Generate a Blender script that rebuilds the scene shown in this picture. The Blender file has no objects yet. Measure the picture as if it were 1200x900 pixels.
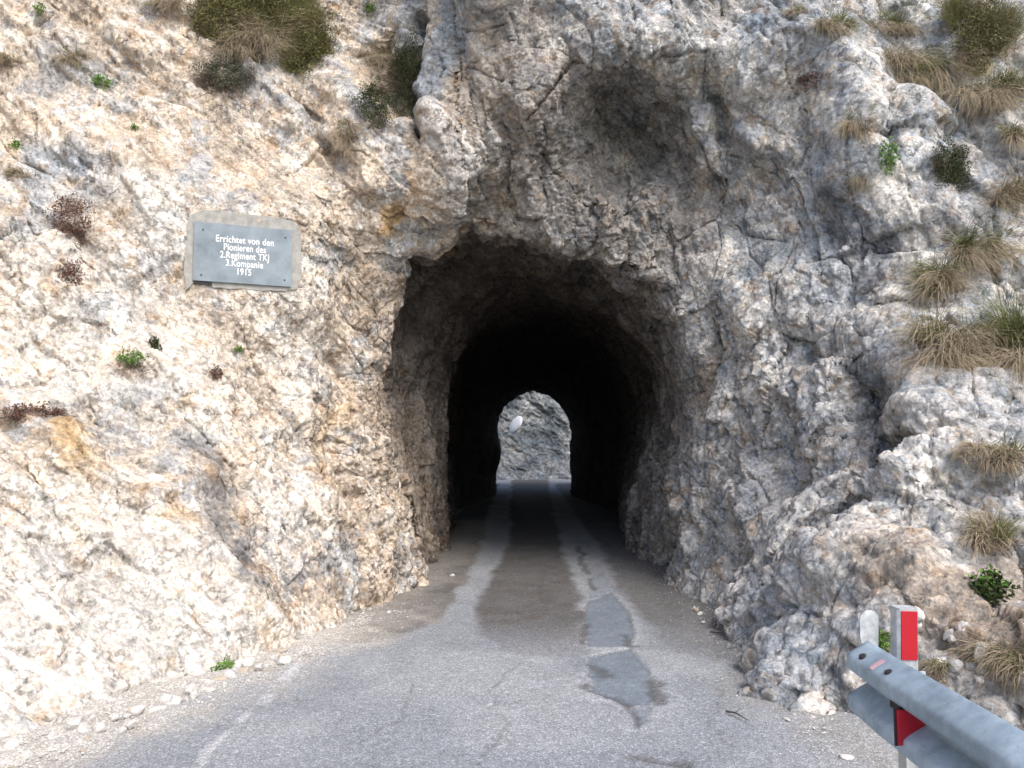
import bpy, math, random
import numpy as np
from mathutils import Vector, Matrix

random.seed(7)
RNG = np.random.default_rng(11)
scene = bpy.context.scene
COL = scene.collection

# ------------------------------------------------------------------ camera, sky, sun, exposure
F_PX, HORIZON, CAM_H = 900.0, 513.0, 1.6
PITCH = math.atan((HORIZON - 450.0) / F_PX)
cam_d = bpy.data.cameras.new('camera')
cam = bpy.data.objects.new('camera', cam_d)
COL.objects.link(cam)
cam.location = (0, 0, CAM_H)
cam.rotation_euler = (math.pi / 2 + PITCH, 0, 0)
cam_d.sensor_width = 36.0
cam_d.lens = 36.0 * F_PX / 1200.0
cam_d.clip_start = 0.05
cam_d.clip_end = 2000
scene.camera = cam

SUN_EL, SUN_AZ = math.radians(52), math.radians(148)      # azimuth clockwise from +Y
world = bpy.data.worlds.new('World')
scene.world = world
world.use_nodes = True
wn = world.node_tree
bg = wn.nodes['Background']
sky = wn.nodes.new('ShaderNodeTexSky')
sky.sky_type = 'NISHITA'
sky.sun_disc = False
sky.sun_elevation = SUN_EL
sky.sun_rotation = SUN_AZ
sky.dust_density = 3.0
wn.links.new(sky.outputs[0], bg.inputs[0])
bg.inputs[1].default_value = 0.15

sun_d = bpy.data.lights.new('sun', 'SUN')
sun = bpy.data.objects.new('sun', sun_d)
COL.objects.link(sun)
sun_d.energy = 1.25
sun_d.angle = math.radians(32)
sun_d.color = (1.0, 0.965, 0.93)
sdir = Vector((math.sin(SUN_AZ) * math.cos(SUN_EL), math.cos(SUN_AZ) * math.cos(SUN_EL), math.sin(SUN_EL)))
sun.rotation_euler = sdir.to_track_quat('Z', 'Y').to_euler()

scene.view_settings.view_transform = 'Standard'
scene.view_settings.look = 'None'
scene.view_settings.gamma = 1.0
scene.view_settings.use_curve_mapping = False
scene.view_settings.exposure = 1.03
scene.cycles.max_bounces = 8
scene.cycles.diffuse_bounces = 5

# ------------------------------------------------------------------ measuring helpers
CP, SP = math.cos(PITCH), math.sin(PITCH)
def at(px, py, Y):
    u, v = (px - 600.0) / F_PX, (450.0 - py) / F_PX
    dy, dz = CP - SP * v, SP + CP * v
    s = Y / dy
    return np.array((u * s, Y, CAM_H + dz * s))
def ground(px, py):
    u, v = (px - 600.0) / F_PX, (450.0 - py) / F_PX
    dy, dz = CP - SP * v, SP + CP * v
    s = -CAM_H / dz
    return np.array((u * s, dy * s))
def project(P):
    y, z = P[..., 1], P[..., 2] - CAM_H
    d = y * CP + z * SP
    v = -y * SP + z * CP
    return 600 + F_PX * P[..., 0] / d, 450 - F_PX * v / d, d

# ------------------------------------------------------------------ noise
def hsh(ix, iy, iz, seed):
    h = (ix.astype(np.uint32) * np.uint32(374761393) + iy.astype(np.uint32) * np.uint32(668265263)
         + iz.astype(np.uint32) * np.uint32(2246822519) + np.uint32((seed * 3266489917) & 0xffffffff))
    h = (h ^ (h >> np.uint32(15))) * np.uint32(2246822519)
    h = (h ^ (h >> np.uint32(13))) * np.uint32(3266489917)
    return h ^ (h >> np.uint32(16))
def r01(h, k):
    h = (h + np.uint32(k * 0x9E3779B9 & 0xffffffff)) * np.uint32(2654435761)
    h = (h ^ (h >> np.uint32(15)))
    return (h & np.uint32(0xffffff)).astype(np.float32) / np.float32(16777216.0)
def vnoise(Q, seed):
    """smooth value noise, about -1..1"""
    b = np.floor(Q); f = (Q - b).astype(np.float32); b = b.astype(np.int32)
    f = f * f * f * (f * (f * 6 - 15) + 10)
    out = np.zeros(len(Q), np.float32)
    for dx in (0, 1):
        wx = f[:, 0] if dx else 1 - f[:, 0]
        for dy in (0, 1):
            wy = f[:, 1] if dy else 1 - f[:, 1]
            for dz in (0, 1):
                wz = f[:, 2] if dz else 1 - f[:, 2]
                out += wx * wy * wz * r01(hsh(b[:, 0] + dx, b[:, 1] + dy, b[:, 2] + dz, seed), 1)
    return out * 2 - 1
def fbm(P, scale, seed, octaves=3, gain=0.5):
    out = np.zeros(len(P), np.float32); a = 1.0; t = 0
    for o in range(octaves):
        out += a * vnoise(P * scale + 17.3 * o, seed + o); t += a
        a *= gain; scale *= 2.03
    return out / t
def blocks(P, scale, seed, tilt=1.0, ridge=False, k=1.5, crack=0.0, cw=0.12):
    """fractured rock: tilted facets meeting in creases (or in ridges); returns height and one random value per facet"""
    Q = P * scale
    b = np.floor(Q - 0.5).astype(np.int32)
    best = np.full(len(Q), -99.0, np.float32); sec = best.copy(); ch = np.zeros(len(Q), np.uint32)
    for dx in (0, 1):
        for dy in (0, 1):
            for dz in (0, 1):
                c = b + np.array((dx, dy, dz), np.int32)
                h = hsh(c[:, 0], c[:, 1], c[:, 2], seed)
                v = (r01(h, 20) - 0.5) * 1.0
                q2 = 0
                for a in range(3):
                    d = Q[:, a] - (c[:, a] + 0.5 + 0.8 * (r01(h, a + 1) - 0.5)).astype(np.float32)
                    v = v + tilt * 1.6 * (r01(h, 11 + a) - 0.5) * d
                    q2 = q2 + d * d
                v = v - k * q2
                m = v > best
                sec = np.where(m, best, np.maximum(sec, v))
                best = np.where(m, v, best); ch = np.where(m, h, ch)
    gap = np.clip((best - sec) / cw, 0, 1)
    best = best + 0.25
    if ridge: best = -best
    if crack: best = best - crack * (1 - gap) ** 2
    return best.astype(np.float32), r01(ch, 25)
def facets(P, scale, seed, jit=.12):
    """broken rock made of flat faces: lattice heights joined by planes; returns height -1..1 and one random value per face"""
    rg = np.random.default_rng(seed * 7 + 1)
    q, _ = np.linalg.qr(rg.normal(0, 1, (3, 3)))
    Q = (P @ q.astype(np.float32)) * np.float32(scale)
    if jit:
        w = np.stack([vnoise(Q * .7 + 9 * k, seed + 300 + k) for k in range(3)], 1)
        Q = Q + w * jit
    b = np.floor(Q); f = (Q - b).astype(np.float32); b = b.astype(np.int32)
    order = np.argsort(-f, axis=1)
    fs = np.take_along_axis(f, order, 1)
    wts = (1 - fs[:, 0], fs[:, 0] - fs[:, 1], fs[:, 1] - fs[:, 2], fs[:, 2])
    c = b.copy(); ar = np.arange(len(P)); h = np.zeros(len(P), np.float32)
    for k in range(4):
        if k: c[ar, order[:, k - 1]] += 1
        h += wts[k] * r01(hsh(c[:, 0], c[:, 1], c[:, 2], seed), 1)
    face = r01(hsh(b[:, 0] * 6 + order[:, 0] * 2 + (order[:, 1] > order[:, 2]), b[:, 1], b[:, 2], seed + 1), 2)
    return h * 2 - 1, face
def sstep(a, b, x):
    t = np.clip((x - a) / (b - a), 0, 1)
    return t * t * (3 - 2 * t)

# ------------------------------------------------------------------ object helpers
def link(o, parent=None):
    COL.objects.link(o)
    if parent is not None:
        o.parent = parent
    return o
def tag(o, label=None, cat=None, group=None, kind=None):
    if label: o['label'] = label
    if cat: o['category'] = cat
    if group: o['group'] = group
    if kind: o['kind'] = kind
    return o
def empty(name, loc, rot=None):
    o = bpy.data.objects.new(name, None)
    o.empty_display_size = 0.1
    o.location = loc
    if rot is not None: o.rotation_euler = rot
    return link(o)
def mesh_from(name, V, faces, mat, smooth=False):
    me = bpy.data.meshes.new(name)
    V = np.asarray(V, np.float32)
    if isinstance(faces, np.ndarray):
        n, k = faces.shape
        me.vertices.add(len(V)); me.vertices.foreach_set('co', V.ravel())
        me.loops.add(n * k); me.loops.foreach_set('vertex_index', faces.astype(np.int32).ravel())
        me.polygons.add(n)
        me.polygons.foreach_set('loop_start', np.arange(0, n * k, k, dtype=np.int32))
        me.polygons.foreach_set('use_smooth', np.full(n, smooth, bool))
        me.update(calc_edges=True)
    else:
        me.from_pydata([tuple(map(float, v)) for v in V], [], faces)
        for p in me.polygons: p.use_smooth = smooth
        me.update()
    if mat: me.materials.append(mat)
    return me
def obj(name, V, faces, mat, parent=None, smooth=False):
    return link(bpy.data.objects.new(name, mesh_from(name, V, faces, mat, smooth)), parent)
def grid_faces(nu, nv):
    a = np.arange(nu * nv, dtype=np.int32).reshape(nu, nv)
    return np.stack([a[:-1, :-1], a[1:, :-1], a[1:, 1:], a[:-1, 1:]], -1).reshape(-1, 4)
def add_attr(me, name, C):
    a = me.attributes.new(name, 'FLOAT_COLOR', 'POINT')
    C4 = np.ones((len(C), 4), np.float32); C4[:, :C.shape[1]] = C
    a.data.foreach_set('color', C4.ravel())

# ------------------------------------------------------------------ materials
class NT:
    def __init__(s, name):
        s.m = bpy.data.materials.new(name); s.m.use_nodes = True
        s.t = s.m.node_tree; s.b = s.t.nodes['Principled BSDF']
        s.b.inputs['Specular IOR Level'].default_value = 0.25
    def n(s, typ, **kw):
        nd = s.t.nodes.new(typ)
        for k, v in kw.items(): setattr(nd, k, v)
        return nd
    def l(s, a, b): s.t.links.new(a, b)
    def coord(s):
        return s.n('ShaderNodeTexCoord').outputs['Object']
    def noise(s, vec, scale, detail=4, rough=0.6, dist=0.0):
        nd = s.n('ShaderNodeTexNoise'); s.l(vec, nd.inputs['Vector'])
        nd.inputs['Scale'].default_value = scale; nd.inputs['Detail'].default_value = detail
        nd.inputs['Roughness'].default_value = rough; nd.inputs['Distortion'].default_value = dist
        return nd.outputs['Fac']
    def vor(s, vec, scale, feature='F1', out='Distance', rnd=1.0):
        nd = s.n('ShaderNodeTexVoronoi'); nd.feature = feature; s.l(vec, nd.inputs['Vector'])
        nd.inputs['Scale'].default_value = scale; nd.inputs['Randomness'].default_value = rnd
        return nd.outputs[out]
    def ramp(s, fac, stops):
        nd = s.n('ShaderNodeValToRGB'); s.l(fac, nd.inputs[0])
        e = nd.color_ramp.elements
        while len(e) < len(stops): e.new(0.5)
        for el, (p, c) in zip(e, stops):
            el.position = p; el.color = (*c, 1) if len(c) == 3 else c
        return nd.outputs['Color']
    def mix(s, fac, a, b, mode='MIX'):
        nd = s.n('ShaderNodeMix', data_type='RGBA', blend_type=mode)
        for sock, v in ((nd.inputs[0], fac), (nd.inputs[6], a), (nd.inputs[7], b)):
            if isinstance(v, (int, float)): sock.default_value = v
            elif isinstance(v, tuple): sock.default_value = (*v, 1)
            else: s.l(v, sock)
        return nd.outputs[2]
    def math(s, op, a, b=0.0):
        nd = s.n('ShaderNodeMath', operation=op)
        for sock, v in ((nd.inputs[0], a), (nd.inputs[1], b)):
            if isinstance(v, (int, float)): sock.default_value = v
            else: s.l(v, sock)
        return nd.outputs[0]
    def bump(s, h, strength=0.5, dist=0.01):
        nd = s.n('ShaderNodeBump'); nd.inputs['Strength'].default_value = strength
        nd.inputs['Distance'].default_value = dist; s.l(h, nd.inputs['Height'])
        s.l(nd.outputs[0], s.b.inputs['Normal'])
    def attr(s, name):
        nd = s.n('ShaderNodeAttribute', attribute_name=name); return nd.outputs['Color']
    def base(s, c):
        if isinstance(c, tuple): s.b.inputs['Base Color'].default_value = (*c, 1)
        else: s.l(c, s.b.inputs['Base Color'])
    def rough(s, r):
        if isinstance(r, (int, float)): s.b.inputs['Roughness'].default_value = r
        else: s.l(r, s.b.inputs['Roughness'])

def rock_material(name):
    t = NT(name); co = t.coord()
    c = t.attr('rock_colour')
    flake = t.vor(co, 38, out='Color')
    sep = t.n('ShaderNodeSeparateColor'); t.l(flake, sep.inputs[0])
    f1 = t.ramp(sep.outputs[0], [(0.0, (.84, .835, .83)), (0.5, (1, 1, 1)), (1.0, (1.1, 1.1, 1.1))])
    f2 = t.ramp(t.noise(co, 60, 5, 0.7), [(0.28, (.66, .65, .64)), (0.5, (1, 1, 1)), (0.75, (1.25, 1.24, 1.22))])
    f3 = t.ramp(t.noise(co, 9, 6, 0.65, 0.6), [(0.3, (.80, .81, .83)), (0.5, (1, 1, 1)), (0.72, (1.12, 1.09, 1.03))])
    c = t.mix(1.0, c, f1, 'MULTIPLY'); c = t.mix(1.0, c, f2, 'MULTIPLY'); c = t.mix(1.0, c, f3, 'MULTIPLY')
    mixn = t.n('ShaderNodeAttribute', attribute_name='rock_mix'); ms = t.n('ShaderNodeSeparateColor'); t.l(mixn.outputs['Color'], ms.inputs[0])
    grey_amt = t.math('SUBTRACT', .95, t.math('MULTIPLY', ms.outputs[0], .70))
    def patch(scale, dist, lo, hi, off):
        mp = t.n('ShaderNodeVectorMath', operation='ADD'); t.l(co, mp.inputs[0]); mp.inputs[1].default_value = off
        return t.ramp(t.noise(mp.outputs[0], scale, 8, .66, dist), [(lo, (0, 0, 0)), (hi, (1, 1, 1))])
    c = t.mix(t.math('MULTIPLY', patch(3.2, 1.3, .50, .60, (3, 1, 7)), grey_amt), c, t.mix(1.0, c, (.60, .66, .73), 'MULTIPLY'))
    c = t.mix(t.math('MULTIPLY', patch(4.6, 1.0, .54, .63, (9, 4, 2)), .8), c, t.mix(1.0, c, (.80, .66, .53), 'MULTIPLY'))
    c = t.mix(t.math('MULTIPLY', patch(7.0, 1.6, .55, .62, (1, 8, 5)), .7), c, t.mix(1.0, c, (1.32, 1.30, 1.26), 'MULTIPLY'))
    c = t.mix(t.math('MULTIPLY', patch(11.0, 2.0, .58, .66, (6, 2, 9)), .75), c, t.mix(1.0, c, (.50, .50, .52), 'MULTIPLY'))
    t.base(c); t.rough(0.9)
    def facet(scale):
        """tilted flake faces: offset from the cell point times a random slope"""
        nz = t.n('ShaderNodeTexNoise'); t.l(co, nz.inputs['Vector']); nz.inputs['Scale'].default_value = scale * .6; nz.inputs['Detail'].default_value = 2
        va = t.n('ShaderNodeVectorMath', operation='MULTIPLY_ADD'); t.l(nz.outputs['Color'], va.inputs[0])
        va.inputs[1].default_value = (.5 / scale,) * 3; t.l(co, va.inputs[2])
        vv = t.n('ShaderNodeTexVoronoi'); t.l(va.outputs[0], vv.inputs['Vector']); vv.inputs['Scale'].default_value = scale
        d = t.n('ShaderNodeVectorMath', operation='SUBTRACT'); t.l(va.outputs[0], d.inputs[0]); t.l(vv.outputs['Position'], d.inputs[1])
        r = t.n('ShaderNodeVectorMath', operation='SUBTRACT'); t.l(vv.outputs['Color'], r.inputs[0]); r.inputs[1].default_value = (.5, .5, .5)
        dt = t.n('ShaderNodeVectorMath', operation='DOT_PRODUCT'); t.l(d.outputs[0], dt.inputs[0]); t.l(r.outputs[0], dt.inputs[1])
        return dt.outputs['Value']          # metres
    h = t.math('ADD', t.math('MULTIPLY', facet(17), 1.05), t.math('MULTIPLY', facet(38), 1.25))
    h = t.math('ADD', h, t.math('MULTIPLY', t.noise(co, 50, 7, 0.7), .016))
    t.bump(h, 1.0, 1.0)
    return t.m
MAT_ROCK = rock_material('limestone')

def flat_mat(name, col, rough=0.6, metal=0.0, var=0.12, scale=30, bump=0.0, col2=None, spec=0.3):
    t = NT(name); co = t.coord()
    nz = t.noise(co, scale, 5, 0.65)
    lo = tuple(x * (1 - var) for x in col); hi = tuple(min(1, x * (1 + var)) for x in (col2 or col))
    t.base(t.ramp(nz, [(0.3, lo), (0.7, hi)])); t.rough(rough)
    t.b.inputs['Metallic'].default_value = metal
    t.b.inputs['Specular IOR Level'].default_value = spec
    if bump: t.bump(nz, 0.5, bump)
    return t.m

# ------------------------------------------------------------------ the cliff with the tunnel: a sheet of rings running out of the tunnel and over the face
NAN = None
def arch(Y, xl, xr, xlm, xrm, H, xc):
    """one tunnel ring, left ground over the crown to right ground"""
    return [(xl, Y, -0.35), (xl - .02, Y, 0.75), (xlm, Y, 1.55), (xlm + .06, Y, 2.35), (xl + .27 * (xc - xl), Y, H - .45),
            (xl + .66 * (xc - xl), Y, H - .10), (xc, Y, H), (xr - .66 * (xr - xc), Y, H - .10), (xr - .27 * (xr - xc), Y, H - .45),
            (xrm - .06, Y, 2.35), (xrm, Y, 1.55), (xr + .02, Y, 0.75), (xr, Y, -0.35)]
def pts(lst): return [tuple(at(*p)) for p in lst]
def drop(row, a, b):
    row[0] = a; row[-1] = b; return row
r_far2 = [(-9, 27, -1), (-9, 26, 2), (-9, 25, 4), (-8, 24.5, 6), (-6, 24, 7.5), (-3, 23.5, 8), (.7, 23.5, 8), (4, 23.5, 8), (7, 24, 7.5), (9, 24.5, 6), (10, 25, 4), (10, 26, 2), (10, 27, -1)]
r_far1 = [(-1.3, 24.6, -.5), (-1.3, 24.6, .9), (-1.4, 24.6, 2), (-1.1, 24.6, 3.2), (-.7, 24.6, 3.9), (0, 24.6, 4.2), (.7, 24.6, 4.3), (1.4, 24.6, 4.2), (2.1, 24.6, 3.9), (2.5, 24.6, 3.2), (2.7, 24.6, 2), (2.7, 24.6, .9), (2.7, 24.6, -.5)]
r0 = arch(23.8, -0.80, 2.12, -.74, 2.10, 3.52, .66)
r1 = arch(17.0, -1.20, 2.22, -1.22, 2.30, 3.76, .58)
r2 = arch(12.5, -1.08, 1.94, -1.18, 2.14, 3.76, .50)
r3 = arch(10.3, -1.02, 1.80, -1.12, 2.06, 3.72, .48)
r4 = arch(9.05, -1.16, 1.84, -1.48, 2.16, 3.84, .46)
r4b = arch(8.62, -1.14, 1.80, -1.46, 2.20, 3.92, .46)
r4[3] = (-1.46, 9.05, 2.5); r4[4] = (-1.22, 9.05, 3.35); r4[5] = (-.55, 9.05, 3.78)
r4b[3] = (-1.52, 8.62, 2.6); r4b[4] = (-1.32, 8.62, 3.45); r4b[5] = (-.6, 8.62, 3.9)
r4b[0] = (-1.12, 9.0, -.35); r4b[1] = (-1.15, 8.95, .7)
r5 = pts([(497, 710, 9.1), (480, 610, 8.8), (460, 520, 8.50), (454, 400, 8.35), (457, 305, 8.3), (530, 272, 8.25), (640, 270, 8.2), (745, 312, 8.2), (835, 365, 8.25), (856, 440, 8.2), (852, 530, 8.15), (832, 620, 8.1), (803, 740, 8.1)])
r5b = pts([(482, 725, 8.3), (462, 612, 8.35), (448, 520, 8.25), (441, 400, 8.15), (444, 290, 8.15), (522, 252, 8.12), (642, 248, 8.1), (753, 290, 8.15), (846, 348, 8.2), (876, 432, 8.05), (874, 530, 7.85), (850, 625, 7.6), (815, 755, 7.4)])
r6 = pts([(445, 760, 7.2), (428, 620, 7.75), (412, 515, 7.95), (405, 400, 7.95), (425, 275, 8.0), (520, 220, 7.9), (650, 190, 7.95), (770, 225, 8.05), (870, 305, 7.95), (918, 410, 7.6), (918, 530, 7.2), (890, 640, 6.8), (840, 790, 6.4)])
r7 = pts([(270, 840, 5.3), (262, 680, 5.9), (252, 530, 6.55), (245, 370, 7.1), (285, 190, 7.6), (420, 95, 8.0), (620, 60, 7.5), (790, 70, 7.5), (920, 160, 7.55), (1030, 300, 7.0), (1040, 480, 6.2), (1012, 650, 5.4), (915, 860, 5.0)])
r8 = pts([(-40, 960, 3.7), (-70, 740, 4.4), (-70, 540, 5.2), (-80, 300, 6.1), (20, -60, 7.6), (330, -110, 8.8), (600, -100, 7.2), (860, -100, 7.5), (1130, -80, 8.4), (1290, 150, 7.2), (1290, 430, 5.6), (1270, 670, 4.4), (1050, 960, 4.0)])
r9 = [(-4.2, 1.2, -.6), (-4.6, 1.8, 1.2), (-5.0, 2.6, 2.8), (-5.6, 4.2, 5.2), (-5.6, 8.5, 9.0), (-2.5, 10.8, 10.0), (.5, 10.2, 10.5), (3.2, 10.2, 10.0), (6.0, 10, 9.0), (7.2, 7.5, 6.5), (6.2, 4.6, 3.4), (4.6, 3.2, 1.0), (2.9, 2.4, -.9)]
r10 = [(-7.5, -5, -.8), (-8.5, -4, 3), (-10, -2, 7), (-12, 4, 12), (-9, 12, 17), (-4, 15, 19), (.5, 16, 20), (5, 16, 19), (10, 15, 17), (13, 10, 12), (12, 5, 6), (9, 2, 0), (6, 0, -4)]
ROWS = [r_far2, r_far1, r0, r1, r2, r3, r4, r4b, r5, r5b, r6, r7, r8, r9, r10]
CTRL = np.array(ROWS, np.float64)
NROW = [14, 14, 40, 50, 60, 56, 36, 40, 34, 76, 190, 200, 56, 14]
NCOL = [90, 90, 90, 100, 100, 90, 90, 90, 90, 90, 90, 90]
def catmull(ctrl, counts):
    """Catmull-Rom along axis 0"""
    P = np.concatenate([2 * ctrl[:1] - ctrl[1:2], ctrl, 2 * ctrl[-1:] - ctrl[-2:-1]], 0)
    out = []
    for i, n in enumerate(counts):
        p0, p1, p2, p3 = P[i], P[i + 1], P[i + 2], P[i + 3]
        # centripetal-like tangents limited by the local chord
        c = np.linalg.norm(p2 - p1, axis=-1, keepdims=True) + 1e-6
        a = np.linalg.norm(p1 - p0, axis=-1, keepdims=True) + 1e-6
        b = np.linalg.norm(p3 - p2, axis=-1, keepdims=True) + 1e-6
        m1 = ((p1 - p0) / a * c + (p2 - p1) / c * a) / (a + c) * c
        m2 = ((p2 - p1) / c * b + (p3 - p2) / b * c) / (b + c) * c
        ts = np.arange(n) / n
        if i == len(counts) - 1: ts = np.linspace(0, 1, n)
        for t in ts:
            t2, t3 = t * t, t * t * t
            out.append((2 * t3 - 3 * t2 + 1) * p1 + (t3 - 2 * t2 + t) * m1 + (-2 * t3 + 3 * t2) * p2 + (t3 - t2) * m2)
    return np.array(out)
G = catmull(CTRL, NROW)
G = np.swapaxes(catmull(np.swapaxes(G, 0, 1), NCOL), 0, 1)
NU, NV = G.shape[:2]
ROWSTART = np.cumsum([0] + NROW)
def normals(P):
    g = P.reshape(NU, NV, 3)
    du = np.gradient(g, axis=0); dv = np.gradient(g, axis=1)
    n = np.cross(du, dv).reshape(-1, 3)
    n /= np.linalg.norm(n, axis=1, keepdims=True) + 1e-12
    return n
P = G.reshape(-1, 3).astype(np.float32)
rowi = np.repeat(np.arange(NU), NV)
N = normals(P)
# the side of the sheet that is air: towards the tunnel axis / camera
mid = (ROWSTART[11]) * NV + NV // 2
if N[mid, 1] > 0: N_SIGN = -1.0
else: N_SIGN = 1.0
N = N * N_SIGN
inside = 1 - sstep(ROWSTART[5], ROWSTART[9], rowi.astype(np.float32))        # 1 deep in the tunnel
BPX, BPY, BD = project(P)
BVALID = (rowi > ROWSTART[4]) & (BD > 1)
def base_point(px, py, cur=None):
    A = P if cur is None else cur
    if cur is None: X, Yp, D = BPX, BPY, BD
    else: X, Yp, D = project(cur)
    d2 = (X - px) ** 2 + (Yp - py) ** 2
    d2 = np.where(BVALID, d2, 1e9)
    i = int(np.argmin(d2 + 0.5 * D * D))
    return A[i].astype(np.float64), i

# local relief, each a capsule in the place itself: (pixel a, pixel b, radius in metres, height in metres)
RELIEF = [
    ((735, 135), (760, 165), .42, -.55), ((690, 150), (700, 190), .35, -.16), ((790, 170), (800, 215), .28, -.22),
    ((690, 70), (840, 60), .30, .26), ((640, 110), (600, 200), .35, .14), ((520, 130), (530, 230), .35, .20),
    ((484, 30), (487, 150), .10, -.42), ((487, 150), (494, 255), .09, -.34), ((445, 60), (470, 120), .28, -.30),
    ((395, 100), (440, 220), .22, .16), ((478, 300), (470, 330), .16, -.30), ((465, 250), (470, 280), .10, -.09),
    ((340, 110), (400, 200), .10, -.12), ((275, 40), (340, 150), .16, .12),
    ((700, 235), (715, 262), .14, .16), ((845, 110), (850, 160), .12, -.24), ((875, 155), (895, 165), .12, .22),
    ((890, 90), (930, 60), .3, .16), ((860, 190), (885, 215), .22, -.16),
    ((1015, 430), (1035, 540), .24, -.14), ((1065, 420), (1090, 560), .30, .10), ((985, 60), (1000, 230), .25, .14),
    ((940, 470), (970, 520), .24, .12), ((850, 300), (890, 370), .22, .14), ((1000, 560), (1010, 660), .20, -.12),
    ((845, 400), (848, 500), .12, -.16), ((800, 560), (815, 650), .16, .10), ((880, 560), (880, 680), .2, .12),
    ((150, 190), (200, 290), .30, .18), ((20, 240), (80, 340), .35, .12), ((90, 470), (180, 600), .16, -.10),
    ((60, 600), (200, 640), .4, .10), ((205, 370), (260, 440), .2, .06), ((280, 620), (290, 720), .25, .10),
    ((215, 670), (240, 700), .12, -.10), ((60, 480), (0, 480), .12, -.14), ((430, 540), (445, 690), .22, .10),
    ((355, 420), (360, 600), .2, .10), ((385, 380), (395, 560), .10, -.10), ((470, 640), (490, 690), .12, .12),
    ((520, 350), (500, 400), .18, .12), ((1060, 715), (1040, 740), .12, -.14), ((1120, 690), (1190, 760), .25, .08),
    ((1095, 180), (1135, 240), .16, -.14), ((1020, 110), (1110, 100), .2, -.10), ((1060, 140), (1100, 150), .15, .12),
]
def seg_dist(Pn, a, b):
    ab = b - a; L = float(ab @ ab) + 1e-9
    t = np.clip(((Pn - a) @ ab) / L, 0, 1)
    return np.linalg.norm(Pn - a - t[:, None] * ab, axis=1)
H0 = np.zeros(len(P), np.float32)
warp = np.stack([facets(P, 2.4, 70 + k)[0] for k in range(3)], 1)
PW = P + warp * 0.14
for a, b, r, h in RELIEF:
    pa, _ = base_point(*a); pb, _ = base_point(*b)
    d = seg_dist(PW, pa.astype(np.float32), pb.astype(np.float32))
    H0 += h * np.exp(-(d / r) ** 2 * 1.3)

# dipping beds on the left, steep ribs over the arch and on the right
def strata(Pn, ang, along, across):
    ca, sa = math.cos(ang), math.sin(ang)
    u = Pn[:, 0] * ca + Pn[:, 2] * sa
    w = -Pn[:, 0] * sa + Pn[:, 2] * ca
    return np.stack([u * along, Pn[:, 1] * across, w * across], 1)
left = sstep(0.2, -1.3, P[:, 0] - 0.0) * (1 - inside)
L_Q = strata(PW, math.radians(-42), 0.55, 1.0)
R_Q = strata(PW, math.radians(-78), 0.6, 1.0)
SEL = (left > 0.5)[:, None]
amp_out = 1 - 0.40 * inside - .40 * sstep(ROWSTART[4], ROWSTART[3], rowi.astype(np.float32))
PS = P + warp * 0.05
L_Q = strata(PS, math.radians(-42), 0.42, 1.0)
R_Q = strata(PS, math.radians(-76), 0.40, 1.0)
SQ = np.where(SEL, L_Q, R_Q + 31.0).astype(np.float32)
calm = 1 - .42 * left
b1, c1 = facets(SQ, 1.05, 3); b1b, _ = facets(SQ + 7.7, 2.1, 4)
H0 += (0.28 * b1 + 0.17 * b1b) * amp_out * calm
# ledges along the beds
bw = np.where(SEL[:, 0], L_Q[:, 2], R_Q[:, 2] * .8) * 1.9 + .9 * facets(P, .8, 60)[0]
fr = bw - np.floor(bw)
ledge = np.where(fr < .85, fr / .85, (1 - fr) / .15)
ledge_amp = sstep(-.1, .5, vnoise(P * .9, 66))
H0 += .09 * (ledge - .5) * ledge_amp * amp_out
P1 = P + N * H0[:, None]
N1 = normals(P1) * N_SIGN
warp2 = np.stack([vnoise(P1 * 6.5 + 3 * k, 80 + k) for k in range(3)], 1) * 0.028
rough_zone = sstep(-.45, .45, fbm(P1, .9, 41, 3))
b2, c2 = facets(SQ + 3.1, 4.2, 5); b2b, c2b = facets(SQ + 9.1, 8.0, 8)
bk, ck = blocks(SQ + 4.4, 2.6, 23, 1.8, False, 1.0, .9, .07)           # joint-bounded blocks, each set in or out of the face
bk2, ck2 = blocks(SQ + 1.7, 6.2, 24, 1.9, False, 1.0, .8, .10)
H1 = (0.085 * b2 + .050 * bk + .075 * (ck - .5)) * amp_out * calm + (0.046 * b2b + .022 * bk2 + .036 * (ck2 - .5)) * (.45 + .7 * rough_zone)
P2 = (P1 + N1 * H1[:, None]).astype(np.float32)
N2 = normals(P2) * N_SIGN
SQ3 = (SQ + (P2 - P)).astype(np.float32)
b3, c3 = facets(SQ3 + 1.3, 15.0, 9); b4, c4 = facets(P2 + 5.3, 29.0, 13)
b5, c5 = blocks(SQ3 + 2.2, 13.0, 19, 1.9, False, 1.1)
b5 = b5 + .5 * (c5 - .5)
H2 = 0.026 * b3 * (.45 + .8 * rough_zone) + 0.013 * b4 * (.5 + .7 * rough_zone) + .012 * b5 * (.2 + .8 * rough_zone) + 0.006 * fbm(P2, 12.0, 51, 2, .6)
far_fade = 1 - 0.5 * sstep(ROWSTART[4], ROWSTART[3], rowi.astype(np.float32))
P3 = P2 + N2 * (H2 * far_fade)[:, None]

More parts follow.
